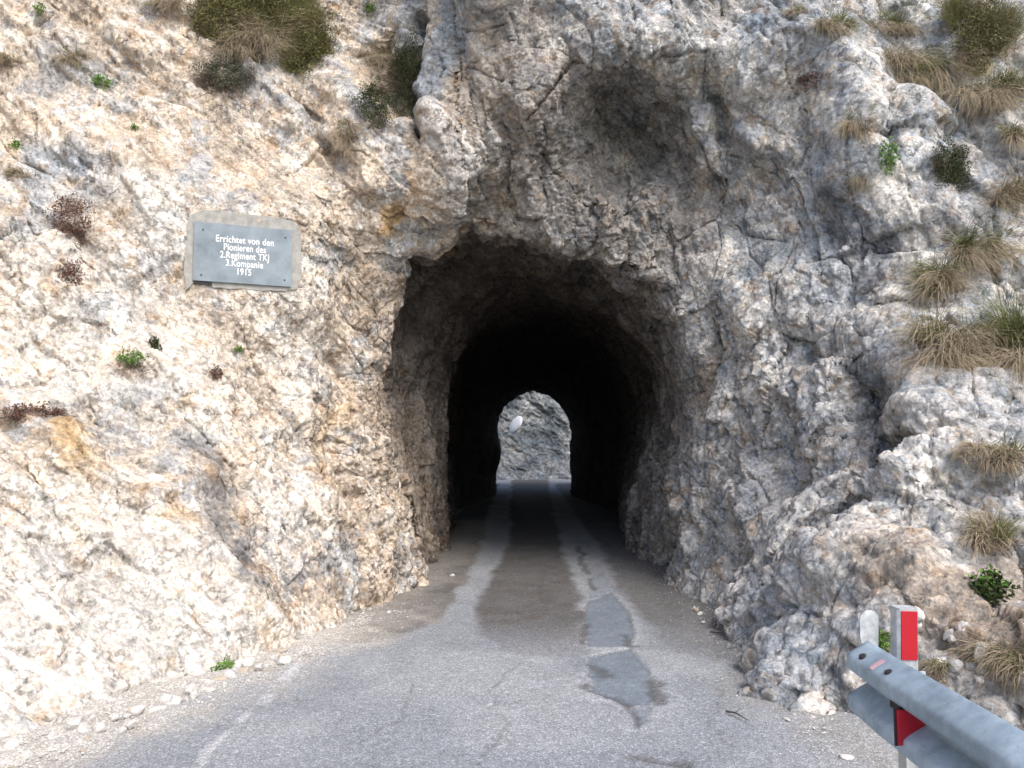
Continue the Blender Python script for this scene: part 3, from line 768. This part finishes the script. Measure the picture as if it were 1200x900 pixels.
# rounded end wing
poly = []
for k in range(13):
    a = math.pi * k / 12
    poly.append((.043 * math.cos(a), .115 + .040 * math.sin(a)))
poly += [(-.040, .05), (-.020, -.03), (.043, -.05)]
m = MB(); m.prism(poly, (RX0 + .022, RTIP + .012, .765), (.97, .24, 0), (.04, .0, 1), (.24, -.97, 0), .004); m.build('end_wing', MAT_PALE, gr)
m = MB(); m.prism([(-.052, -.056), (.036, -.040), (.036, .034), (-.020, .058), (-.052, .058)], (RX0 - .046, 2.63, .634), (1, 0, 0), (0, 0, 1), (0, -1, 0), .012)
m.build('red_reflector', MAT_RED, gr)
m = MB(); m.prism([(-.058, -.062), (.040, -.045), (.040, .038), (-.022, .064), (-.058, .064)], (RX0 - .046, 2.643, .634), (1, 0, 0), (0, 0, 1), (0, -1, 0), .008)
m.box((RX0 - .012, 2.75, .65), (.012, .09, .026)); m.build('reflector_holder', MAT_IRON, gr)

mp = empty('marker_post', (1.50, 3.06, .60)); tag(mp, 'grey white marker post with tall red reflector fixed behind the guardrail', 'marker post')
lean = np.array([(1, .0, -.03), (0, 1, 0), (.03, 0, 1)])
m = MB(); m.box((1.530, 3.06, .785), (.041, .032, .155), lean, .008); m.build('body', MAT_PALE, mp)
m = MB(); m.box((1.534, 3.0255, .838), (.031, .0028, .092), lean); rf = m.build('red_reflector', MAT_RED, mp)
for zz in (.912, .766):
    m = MB(); c0 = np.array((1.534 + .03 * (zz - .838), 3.0225, zz)); m.tube([c0, c0 + np.array((0, -.004, 0))], [.006, .005], 8); m.build('screw', MAT_PALE, rf)
m = MB(); m.box((1.545, 3.045, .655), (.055, .004, .042)); m.box((1.545, 3.075, .612), (.055, .032, .003)); m.build('bracket', MAT_PALE, mp)
m = MB(); m.tube([(1.578, 3.0405, .66), (1.578, 3.034, .66)], .008, 8); m.build('bolt', MAT_IRON, mp)

# ------------------------------------------------------------------ traffic mirror on the far wall
MAT_MIRR = flat_mat('white_mirror_back', (.84, .85, .86), .4, 0, .03, 4)
mc = at(605, 498, 28.6)
tm = empty('traffic_mirror', (mc[0] - .75, mc[1] + .2, 0)); tag(tm, 'white oval back of a traffic mirror beyond the far tunnel mouth', 'mirror')
axm = np.array((-.76, -.46, .46)); axm /= np.linalg.norm(axm)
up = np.array((.42, .0, .9)); up -= axm * (up @ axm); up /= np.linalg.norm(up); sd = np.cross(axm, up)
V = []; Fs = []
for j, (r, d) in enumerate(((.36, .0), (.365, -.03), (.32, -.07), (.21, -.10), (.05, -.115))):
    for k in range(24):
        a = 2 * math.pi * k / 24
        V.append(mc + r * (math.cos(a) * sd + math.sin(a) * up) - axm * d)
Fs = [(j * 24 + k, j * 24 + (k + 1) % 24, (j + 1) * 24 + (k + 1) % 24, (j + 1) * 24 + k) for j in range(4) for k in range(24)] + [tuple(range(24))[::-1], tuple(range(96, 120))]
MB().add(V, Fs).build('dish', MAT_MIRR, tm, True)
m = MB(); m.tube([mc - axm * .02, mc - axm * .16, mc + np.array((-.1, .25, -.22)), mc + np.array((-.62, .3, -.3)), (mc[0] - .75, mc[1] + .3, mc[2] - .5), (mc[0] - .75, mc[1] + .3, -.1)], .022, 8); m.build('pole', MAT_GALV, tm)

# ------------------------------------------------------------------ vegetation on the cliff
def leaf_mat(name, a, b, trans=.25):
    t = NT(name)
    oi = t.n('ShaderNodeNewGeometry')
    t.base(t.ramp(oi.outputs['Random Per Island'], [(0, a), (.5, tuple((x + y) / 2 for x, y in zip(a, b))), (1, b)])); t.rough(.75)
    t.b.inputs['Specular IOR Level'].default_value = .15
    return t.m
MG = leaf_mat('green_grass', (.085, .105, .032), (.19, .20, .075))
MO = leaf_mat('olive_grass', (.06, .07, .025), (.24, .22, .09))
MD = leaf_mat('dry_grass', (.20, .155, .095), (.42, .35, .245))
MB_ = leaf_mat('brown_stems', (.075, .055, .042), (.20, .15, .12))
MR = leaf_mat('russet_leaves', (.085, .045, .035), (.22, .11, .08))
ML = leaf_mat('fresh_leaves', (.07, .15, .025), (.17, .30, .06))
MK = leaf_mat('dark_green_leaves', (.030, .045, .018), (.085, .10, .04))
MS = leaf_mat('grey_green_leaves', (.07, .08, .055), (.17, .17, .12))
UP = np.array((0, 0, 1.0))
def blades(nb, pos, nrm, spread, L, width, droop, lift, rg, seg=4):
    """curved tapering blades rooted round pos"""
    side = np.cross(nrm, UP); side /= np.linalg.norm(side) + 1e-9
    top = np.cross(side, nrm); top /= np.linalg.norm(top) + 1e-9
    V = np.zeros((nb, seg + 1, 2, 3)); 
    nc = int(rg.integers(5, 10))                       # a tuft is several ragged clumps
    ca = rg.uniform(0, 2 * np.pi, nc); cr = np.sqrt(rg.uniform(0, 1, nc))
    cw_ = rg.uniform(.3, 1, nc); ci = rg.choice(nc, nb, p=cw_ / cw_.sum())
    cl = rg.uniform(.55, 1.1, nc)[ci]; cd = rg.normal(0, .35, (nc, 3))[ci]
    ox = (np.cos(ca) * cr)[ci] + rg.normal(0, .22, nb); oy = (np.sin(ca) * cr)[ci] + rg.normal(0, .22, nb)
    root = pos + (ox * spread[0])[:, None] * side + (oy * spread[1])[:, None] * top - nrm * .02
    d = nrm * rg.uniform(.15, .75, nb)[:, None] + UP * lift * rg.uniform(.3, 1.2, nb)[:, None] + side * rg.normal(0, .5, nb)[:, None] + cd + rg.normal(0, .2, (nb, 3))
    d /= np.linalg.norm(d, axis=1, keepdims=True)
    L = L * cl
    ln = L * rg.uniform(.45, 1.15, nb); dr = droop * rg.uniform(.5, 1.4, nb)
    p = root.copy(); st = ln / seg
    for k in range(seg + 1):
        ax = np.cross(d, rg.normal(0, 1, (nb, 3)) * .35 + nrm); ax /= np.linalg.norm(ax, axis=1, keepdims=True) + 1e-9
        w = width * (1 - (k / seg) ** 1.6 * .92) * .5
        V[:, k, 0] = p - ax * w; V[:, k, 1] = p + ax * w
        p = p + d * st[:, None]
        d = d + np.array((0, 0, -1.0)) * (dr * (.5 + k / seg))[:, None]; d /= np.linalg.norm(d, axis=1, keepdims=True)
    idx = np.arange(nb * (seg + 1) * 2).reshape(nb, seg + 1, 2)
    Fq = np.stack([idx[:, :-1, 0], idx[:, :-1, 1], idx[:, 1:, 1], idx[:, 1:, 0]], -1).reshape(-1, 4)
    return V.reshape(-1, 3), Fq
def leaves(nl, pos, nrm, rad, size, rg, squash=.6):
    """small pointed leaves through a domed volume"""
    side = np.cross(nrm, UP); side /= np.linalg.norm(side) + 1e-9
    top = np.cross(side, nrm)
    u = rg.normal(0, 1, (nl, 3)); u /= np.linalg.norm(u, axis=1, keepdims=True); r = rg.uniform(.25, 1, nl) ** .6
    lump = 1 + .35 * np.sin(u[:, 0] * 5 + pos[0] * 9) * np.cos(u[:, 1] * 6 + pos[2] * 7)
    c = pos + ((u[:, 0] * rad[0])[:, None] * side + (u[:, 1] * rad[1])[:, None] * top + (np.abs(u[:, 2]) * squash * min(rad))[:, None] * nrm) * (r * lump)[:, None]
    a = rg.normal(0, 1, (nl, 3)) + nrm * .4; a /= np.linalg.norm(a, axis=1, keepdims=True)
    b = np.cross(a, rg.normal(0, 1, (nl, 3))); b /= np.linalg.norm(b, axis=1, keepdims=True) + 1e-9
    n_ = np.cross(a, b)
    L = size * rg.uniform(.6, 1.4, nl)[:, None]
    V = np.stack([c, c + a * L * .5 + b * L * .3 + n_ * L * .08, c + a * L, c + a * L * .5 - b * L * .3 + n_ * L * .08], 1)
    return V.reshape(-1, 3), np.arange(nl * 4).reshape(nl, 4)
def twigs(nt, pos, nrm, rad, rg):
    m = MB(); side = np.cross(nrm, UP); side /= np.linalg.norm(side) + 1e-9; top = np.cross(side, nrm)
    for k in range(nt):
        e = pos + side * rg.uniform(-1, 1) * rad[0] + top * rg.uniform(-.8, 1) * rad[1] + nrm * rg.uniform(.2, .6) * min(rad)
        mid = pos + (e - pos) * .5 + rg.normal(0, .12, 3) * min(rad)
        m.tube([pos - nrm * .02, mid, e], [.006, .004, .0015], 4, False)
    return m
def part(name, V, Fq, mat, parent):
    return tag(obj(name, V - np.array(parent.location), Fq, mat, parent), kind='stuff')
PLANT_NO = [0]
def plant(name, px, py, wpx, hpx, kind, label, cat, group=None):
    PLANT_NO[0] += 1
    rg = np.random.default_rng(500 + PLANT_NO[0])
    p, n = place(px, py); pos, nrm = np.array(p), np.array(n)
    if nrm @ (np.array((0, 0, CAM_H)) - pos) < 0: nrm = -nrm
    if kind in ('russet', 'weed', 'moss', 'bush', 'grey', 'leafy', 'shrublet'): nrm = nrm * np.array((1, 1, .25)); nrm /= np.linalg.norm(nrm)
    k = pos[1] / F_PX
    w, h = wpx * k, hpx * k
    root = empty(name, pos); tag(root, label, cat, group)
    area = wpx * hpx
    if kind == 'grass':       # green top, dry hanging skirt
        q = pos + UP * h * .14
        nb = int(min(900, 110 + area * .10))
        part('dry_blades', *blades(nb, q, nrm, (w * .40, h * .18), h * .95, .0045, .75, .0, rg), MD, root)
        part('green_blades', *blades(int(nb * .65), q + UP * h * .08, nrm, (w * .42, h * .16), h * .62, .005, .36, .7, rg), MG, root)
    elif kind == 'dry':
        q = pos + UP * h * .06
        nb = int(min(900, 110 + area * .11))
        part('dry_blades', *blades(nb, q, nrm, (w * .40, h * .25), h * .85, .0045, .75, .05, rg), MD, root)
        part('brown_stems', *blades(int(nb * .4), q - UP * h * .1, nrm, (w * .42, h * .3), h * .6, .004, .45, .2, rg), MB_, root)
        part('green_blades', *blades(int(nb * .16), q + UP * h * .12, nrm, (w * .36, h * .16), h * .5, .005, .3, .8, rg), MG, root)
    elif kind == 'bush':      # dense heath-like bush
        nb = int(min(2600, 200 + area * .30))
        part('foliage', *leaves(nb * 2, pos, nrm, (w * .52, h * .52), .022, rg), MO, root)
        part('dry_blades', *blades(nb // 2, pos, nrm, (w * .48, h * .42), h * .45, .004, .35, .4, rg), MD, root)
        part('green_blades', *blades(nb, pos + UP * h * .1, nrm, (w * .48, h * .38), h * .42, .0045, .2, .9, rg), MO, root)
        twigs(14, pos, nrm, (w * .45, h * .45), rg).build('stems', MB_, root)['kind'] = 'stuff'
    elif kind == 'grey':      # grey green above, brown twiggy skirt below
        nb = int(min(2200, 200 + area * .25))
        part('foliage', *leaves(nb * 2, pos + UP * h * .18, nrm, (w * .5, h * .34), .018, rg), MS, root)
        part('brown_stems', *blades(nb, pos - UP * h * .12, nrm, (w * .44, h * .36), h * .4, .004, .5, .1, rg), MB_, root)
        twigs(12, pos, nrm, (w * .42, h * .45), rg).build('stems', MB_, root)['kind'] = 'stuff'
    elif kind == 'moss':      # dark cushion in a cleft
        pos = pos + nrm * min(w, h) * .12
        nb = int(min(2600, 160 + area * .5))
        part('foliage', *leaves(nb * 2, pos, nrm, (w * .52, h * .52), .016, rg, .4), MK, root)
        part('brown_stems', *blades(nb // 3, pos, nrm, (w * .42, h * .42), h * .25, .004, .4, .4, rg), MB_, root)
    elif kind == 'russet':
        nb = int(min(1200, 90 + area * .22))
        part('foliage', *leaves(nb, pos, nrm, (w * .48, h * .48), .020, rg), MR, root)
        part('brown_stems', *blades(nb, pos, nrm, (w * .42, h * .42), h * .35, .004, .3, .4, rg), MB_, root)
    elif kind == 'weed':      # fresh leafy weed
        nb = int(min(700, 26 + area * .20))
        part('leaves', *leaves(nb, pos, nrm, (w * .5, h * .5), .026, rg), ML, root)
        twigs(7, pos, nrm, (w * .4, h * .4), rg).build('stems', MB_, root)['kind'] = 'stuff'
    elif kind == 'shrublet':  # fresh leaves over dead twigs
        nb = int(min(700, 60 + area * .22))
        part('leaves', *leaves(nb, pos + UP * h * .22, nrm, (w * .48, h * .28), .020, rg), ML, root)
        part('brown_stems', *blades(nb, pos - UP * h * .12, nrm, (w * .36, h * .28), h * .42, .004, .25, .4, rg), MB_, root)
    elif kind == 'leafy':     # dark glossy leaved plant
        nb = int(min(900, 60 + area * .22))
        part('leaves', *leaves(nb, pos, nrm, (w * .5, h * .5), .030, rg), MK, root)
        part('young_leaves', *leaves(nb // 2, pos + UP * h * .15, nrm, (w * .4, h * .4), .026, rg), ML, root)
        twigs(8, pos, nrm, (w * .4, h * .4), rg).build('stems', MB_, root)['kind'] = 'stuff'
    return root
GR = 'grass tufts hanging from the right cliff'
PLANTS = [
 # right side
 ('grass_tuft', 975, 33, 64, 44, 'grass', 'wide grass tuft on the topmost right ledge, beside a larger tuft', 'grass', GR),
 ('grass_tuft', 1043, 34, 84, 58, 'grass', 'broad green and straw tuft on the top ledge right of the arch', 'grass', GR),
 ('grass_tuft', 1068, 86, 116, 66, 'grass', 'long spreading tuft draped over rock just below the top ledge', 'grass', GR),
 ('grass_tuft', 1003, 142, 36, 46, 'dry', 'small straw coloured tuft below the spreading ledge tuft', 'grass', GR),
 ('grass_tuft', 1162, 118, 96, 74, 'grass', 'thick shaggy tuft below the overgrown gully on the right', 'grass', GR),
 ('gully_bush', 1152, 40, 62, 100, 'bush', 'olive and brown scrub filling the upright gully at upper right', 'bush', None),
 ('grass_tuft', 1007, 217, 34, 30, 'grass', 'lone tiny tuft on grey rock below the spindly weed', 'grass', GR),
 ('green_weed', 1042, 182, 38, 44, 'weed', 'spindly bright green weed on pale rock between small tufts', 'weed', None),
 ('moss_cushion', 1117, 200, 44, 66, 'moss', 'dark green cushion of moss in a cleft of the right cliff', 'moss', None),
 ('grass_tuft', 1188, 242, 52, 72, 'grass', 'dark drooping tuft right of the moss filled cleft', 'grass', GR),
 ('grass_tuft', 1158, 312, 74, 72, 'grass', 'green topped tuft with long straw skirt above the big dry tuft', 'grass', GR),
 ('grass_tuft', 1192, 168, 36, 44, 'grass', 'small tuft tucked under the thick shaggy tuft', 'grass', GR),
 ('grass_tuft', 1085, 345, 54, 76, 'grass', 'green tuft in a crack directly above the big dry tuft', 'grass', GR),
 ('grass_tuft', 1116, 415, 96, 104, 'dry', 'biggest dry straw tuft hanging halfway up the right cliff', 'grass', GR),
 ('grass_tuft', 1194, 415, 56, 128, 'grass', 'tall hanging tuft beside the biggest dry tuft', 'grass', GR),
 ('grass_tuft', 1160, 532, 72, 54, 'dry', 'wispy dry tuft between pale broken rocks on the right', 'grass', GR),
 ('grass_tuft', 1162, 635, 62, 88, 'dry', 'dry tuft hanging just above the dark leafy plant', 'grass', GR),
 ('leafy_plant', 1155, 690, 48, 48, 'leafy', 'dark green leafy plant growing above the guardrail', 'plant', None),
 ('grass_tuft', 1172, 782, 84, 72, 'dry', 'dry tuft low on the rock right behind the guardrail beam', 'grass', GR),
 ('grass_tuft', 1092, 778, 44, 30, 'dry', 'little dry tuft right beside the marker post', 'grass', GR),
 ('green_weed', 1030, 752, 28, 24, 'weed', 'small green weed between guardrail end and marker post', 'weed', None),
 ('grass_tuft', 932, 10, 30, 26, 'dry', 'short dry tuft at the top of the cliff above the russet plant', 'grass', GR),
 ('russet_plant', 947, 94, 38, 26, 'russet', 'small russet plant on the rock right of the dark hollow', 'plant', None),
 # left side
 ('heath_bush', 256, 18, 92, 72, 'bush', 'olive bush on the upper left ledge beside dry grass', 'bush', 'bushes on the upper left ledge'),
 ('heath_bush', 322, 14, 100, 80, 'bush', 'widest olive bush in the middle of the upper left ledge', 'bush', 'bushes on the upper left ledge'),
 ('heath_bush', 364, 52, 66, 100, 'bush', 'tall olive bush hanging off the end of the upper left ledge', 'bush', 'bushes on the upper left ledge'),
 ('grass_tuft', 290, 58, 100, 60, 'dry', 'dry grass tuft hanging under the widest olive bush', 'grass', None),
 ('hanging_bush', 267, 98, 78, 82, 'grey', 'grey green bush with brown skirt hanging below the left ledge', 'bush', None),
 ('moss_cushion', 436, 120, 50, 58, 'moss', 'dark moss patch on the slab left of the overgrown crack', 'moss', None),
 ('crack_bush', 472, 118, 62, 120, 'moss', 'dark green bush growing down the crack over the left of the arch', 'bush', None),
 ('crack_bush', 480, 82, 44, 70, 'moss', 'upper dark bush in the overgrown crack, above the long one', 'bush', None),
 ('grass_tuft', 448, 68, 66, 44, 'dry', 'brown dry tuft above the moss patch beside the crack', 'grass', None),
 ('grass_tuft', 403, 162, 28, 42, 'dry', 'small brown tuft on the rock rib above right of the plaque', 'grass', None),
 ('green_weed', 431, 12, 18, 22, 'weed', 'tiny green sprig above the brown tuft beside the crack', 'weed', None),
 ('russet_plant', 88, 256, 56, 66, 'russet', 'red brown succulent plant on the cliff left of the plaque', 'plant', None),
 ('russet_plant', 86, 320, 32, 42, 'russet', 'thin brown withered plant below the red brown succulent', 'plant', None),
 ('rock_shrublet', 158, 426, 36, 40, 'shrublet', 'little green shrublet with dead twigs below left of the plaque', 'plant', None),
 ('green_weed', 185, 402, 11, 22, 'moss', 'tiny dark green sprig beside the little shrublet', 'weed', None),
 ('russet_plant', 257, 434, 18, 22, 'russet', 'tiny brown dead plant in a pocket under the plaque', 'plant', None),
 ('green_weed', 285, 410, 18, 9, 'weed', 'pale green sprig on bare rock straight under the plaque', 'weed', None),
 ('withered_plant', 40, 480, 78, 30, 'russet', 'dark withered plant in a crack above the orange stained rock', 'plant', None),
 ('green_weed', 265, 780, 40, 28, 'weed', 'bright green weed at the foot of the left cliff', 'weed', None),
 ('green_weed', 148, 838, 24, 13, 'weed', 'low green weed among the rubble at the left cliff foot', 'weed', None),
 ('green_weed', 174, 825, 11, 13, 'weed', 'tiny sprout next to the low weed in the rubble', 'weed', None),
 ('green_weed', 122, 97, 34, 22, 'weed', 'small green weed high on the cliff above left of the plaque', 'weed', None),
 ('green_weed', 20, 165, 16, 14, 'weed', 'tiny green cushion above blue grey rock high on the left', 'weed', None),
 ('green_weed', 160, 145, 10, 9, 'weed', 'minute green sprig on grey rock high above the plaque', 'weed', None),
 ('green_weed', 47, 6, 16, 20, 'weed', 'green sprig at the very top of the left cliff', 'weed', None),
 ('grass_tuft', 190, 6, 66, 30, 'dry', 'thin dry grass on the cliff top left of the olive bushes', 'grass', None),
 ('grass_tuft', 82, 72, 36, 34, 'dry', 'faint straw tuft on the slab above the small green weed', 'grass', None),
 ('grass_tuft', 12, 68, 34, 30, 'dry', 'faint grey straw tuft on the far left upper slab', 'grass', None),
 ('grass_tuft', 15, 200, 36, 26, 'dry', 'withered grey tuft left of the red brown succulent', 'grass', None),
]
for a in PLANTS: plant(*a)

# ------------------------------------------------------------------ loose stones, gravel, twigs and leaves
def stone_mesh(seed, sub=2):
    rg = np.random.default_rng(seed)
    import bmesh
    bm = bmesh.new(); bmesh.ops.create_icosphere(bm, subdivisions=sub, radius=1.0)
    V = np.array([v.co for v in bm.verts]); Fs = [tuple(v.index for v in f.verts) for f in bm.faces]; bm.free()
    for k in range(9):                                  # broken faces
        n = rg.normal(0, 1, 3); n /= np.linalg.norm(n); d = rg.uniform(.5, .85)
        e = V @ n - d; V = V - np.clip(e, 0, None)[:, None] * n
    V = V * np.array((1.0, rg.uniform(.6, .9), rg.uniform(.45, .75))) * (1 + rg.normal(0, .02, (len(V), 1)))
    V[:, 2] -= V[:, 2].min() * .8
    return V, Fs
MAT_STONE = flat_mat('pale_limestone_rubble', (.46, .44, .41), .92, 0, .3, 9, .012, (.58, .56, .52))
MAT_STONE2 = flat_mat('tan_limestone_rubble', (.36, .30, .23), .92, 0, .3, 9, .012, (.46, .40, .32))
STONES = [mesh_from('stone', *stone_mesh(900 + k), (MAT_STONE, MAT_STONE, MAT_STONE2)[k % 3]) for k in range(7)]
rs = np.random.default_rng(33)
def stone(px, py, size_px, label, group, name='loose_stone'):
    g = ground(px, py); o = bpy.data.objects.new(name, STONES[int(rs.integers(len(STONES)))])
    k = size_px * .5 * g[1] / F_PX
    o.location = (g[0], g[1], .004 + .0); o.scale = (k, k * rs.uniform(.8, 1.1), k * rs.uniform(.8, 1.15)); o.rotation_euler = (rs.normal(0, .12), rs.normal(0, .12), rs.uniform(0, 6.3))
    link(o); tag(o, label, 'stone', group); return o
BIG = [(88, 858, 30, 'largest pale stone at the foot of the left cliff'), (62, 866, 19, 'rounded pale stone touching the largest stone at the left cliff foot'), (205, 826, 30, 'flat pale slab of rubble beside the low green weed'), (185, 836, 22, 'blocky stone just below the flat pale slab of rubble'), (225, 815, 20, 'squarish pale stone between flat slab and bright green weed'),
       (275, 792, 15, 'pale stone directly under the bright green weed'), (15, 882, 26, 'big rounded stone at the cliff foot left of the largest pale stone')]
for x, y, sz, lb in BIG: stone(x, y, sz, lb, 'large rubble at the left cliff foot')
for k in range(110):
    t = rs.uniform(0, 1); x = 5 + t * 330; yb = 884 - t * 122 + 0
    stone(x, yb + abs(rs.normal(0, 12)) + 2, rs.choice([6, 7, 8, 9, 11, 14, 18, 22]), 'small pale stone in the rubble strip along the left cliff foot', 'small stones along the left cliff foot')
for k in range(34):
    t = rs.uniform(0, 1); x = 812 + t * 200; yb = 706 + t * 162
    stone(x - abs(rs.normal(0, 12)), yb + abs(rs.normal(0, 6)), rs.uniform(4, 10), 'small grey stone on the road edge along the right rock wall', 'small stones along the right rock wall')
for k in range(20):
    x = rs.uniform(1068, 1180); y = 722 + (x - 1068) * .35 + rs.uniform(-6, 48)
    p, n_ = place(x, y)
    o = bpy.data.objects.new('lodged_stone', STONES[int(rs.integers(len(STONES)))]); kk = rs.uniform(7, 15) * p[1] / F_PX
    o.location = p - n_ * kk * .35; o.scale = (kk, kk * .85, kk * rs.uniform(.9, 1.4)); o.rotation_euler = rs.uniform(0, 6.3, 3)
    link(o); tag(o, 'pale angular stone lodged in the slope behind the marker post', 'stone', 'stones lodged in the slope behind the guardrail')
stone(922, 845, 13, 'lone pale stone on the asphalt near the right rock wall', None).scale.z *= .5
stone(992, 890, 24, 'flat pale stone on the road shoulder beside the guardrail', None).scale.z *= .4
for x, y in ((398, 742), (352, 748), (530, 676), (455, 720)): stone(x, y, 7, 'small pale chip lying on the road by the left tunnel wall', 'chips on the road by the left tunnel wall')

# gravel: countless chips along both edges, one object
import itertools
gv, gf = stone_mesh(77, 1); gv = np.array(gv); gf = np.array(gf)
VV = []; FF = []; nn = 0
def chips(n, fn, lo, hi):
    global nn
    for k in range(n):
        x, y = fn()
        s_ = rs.uniform(lo, hi) * rs.uniform(.6, 1.0)
        a = rs.uniform(0, 6.3); ca, sa = math.cos(a), math.sin(a)
        v = gv * s_ * np.array((1, rs.uniform(.7, 1), rs.uniform(.6, 1)))
        v = np.stack([v[:, 0] * ca - v[:, 1] * sa + x, v[:, 0] * sa + v[:, 1] * ca + y, v[:, 2] + .004], 1)
        VV.append(v); FF.append(gf + nn); nn += len(v)
def along(cs, sd_):
    i = int(rs.integers(len(cs) - 1)); t = rs.uniform(0, 1); p = cs[i] + (cs[i + 1] - cs[i]) * t
    return p[0] + rs.normal(0, sd_), p[1] + rs.normal(0, sd_)
chips(5600, lambda: along(bl[:6], .17), .004, .018)
chips(600, lambda: along(bl[4:], .14), .003, .011)
chips(1500, lambda: along(br, .15), .004, .013)
chips(700, lambda: (rs.uniform(-2.2, 1.6), rs.uniform(3.2, 7.0)), .002, .005)
gravel = obj('gravel', np.concatenate(VV), np.concatenate(FF), MAT_STONE)
tag(gravel, 'fine pale gravel strewn along both road edges', 'gravel', None, 'stuff')

MAT_TWIG = flat_mat('twig_bark', (.07, .05, .04), .9, 0, .3, 40)
TW = [(851, 836, 876, 846, 'longest dark twig lying on the road near the right rock wall'), (832, 742, 856, 748, 'short dark twig near the right corner of the tunnel mouth'), (946, 822, 975, 838, 'curved twig in the gravel where the right wall meets the road')]
for x0, y0, x1, y1, lb in TW:
    a, b = ground(x0, y0), ground(x1, y1); mid = (a + b) / 2 + rs.normal(0, .015, 2)
    e = empty('twig', (a[0], a[1], .01)); tag(e, lb, 'twig', 'twigs on the right road edge')
    m = MB(); m.tube([(a[0], a[1], .012), (mid[0], mid[1], .022), (b[0], b[1], .012)], [.006, .005, .002], 6); m.build('stick', MAT_TWIG, e)
    m = MB(); m.tube([(mid[0], mid[1], .022), (mid[0] + .04, mid[1] + .05, .03)], [.003, .0012], 5); m.build('side_shoot', MAT_TWIG, e)
lv, lf_ = leaves(60, np.array((0, 0, .01)), UP, (1, 1), .05, rs, .01)
MAT_DEAD = leaf_mat('dead_leaves', (.10, .055, .035), (.22, .12, .07))
for k, (x, y) in enumerate(((232, 812), (222, 818), (296, 790), (305, 784), (970, 840), (955, 830), (940, 815), (915, 800), (835, 735))):
    g = ground(x, y); a = rs.uniform(0, 6.3); s_ = rs.uniform(.03, .05)
    V = np.array([(0, 0, 0), (.5, .28, .12), (1, 0, .05), (.5, -.28, .14), (.5, 0, .02)]) * s_
    o = obj('dead_leaf', V, [(0, 4, 1), (1, 4, 2), (2, 4, 3), (3, 4, 0)], MAT_DEAD); o.location = (g[0], g[1], .02); o.rotation_euler = (0, 0, a)
    tag(o, 'curled brown dead leaf in the rubble of the left cliff foot' if x < 600 else 'curled brown dead leaf along the right rock wall foot', 'leaf', 'dead leaves left' if x < 600 else 'dead leaves right')
#MORE3
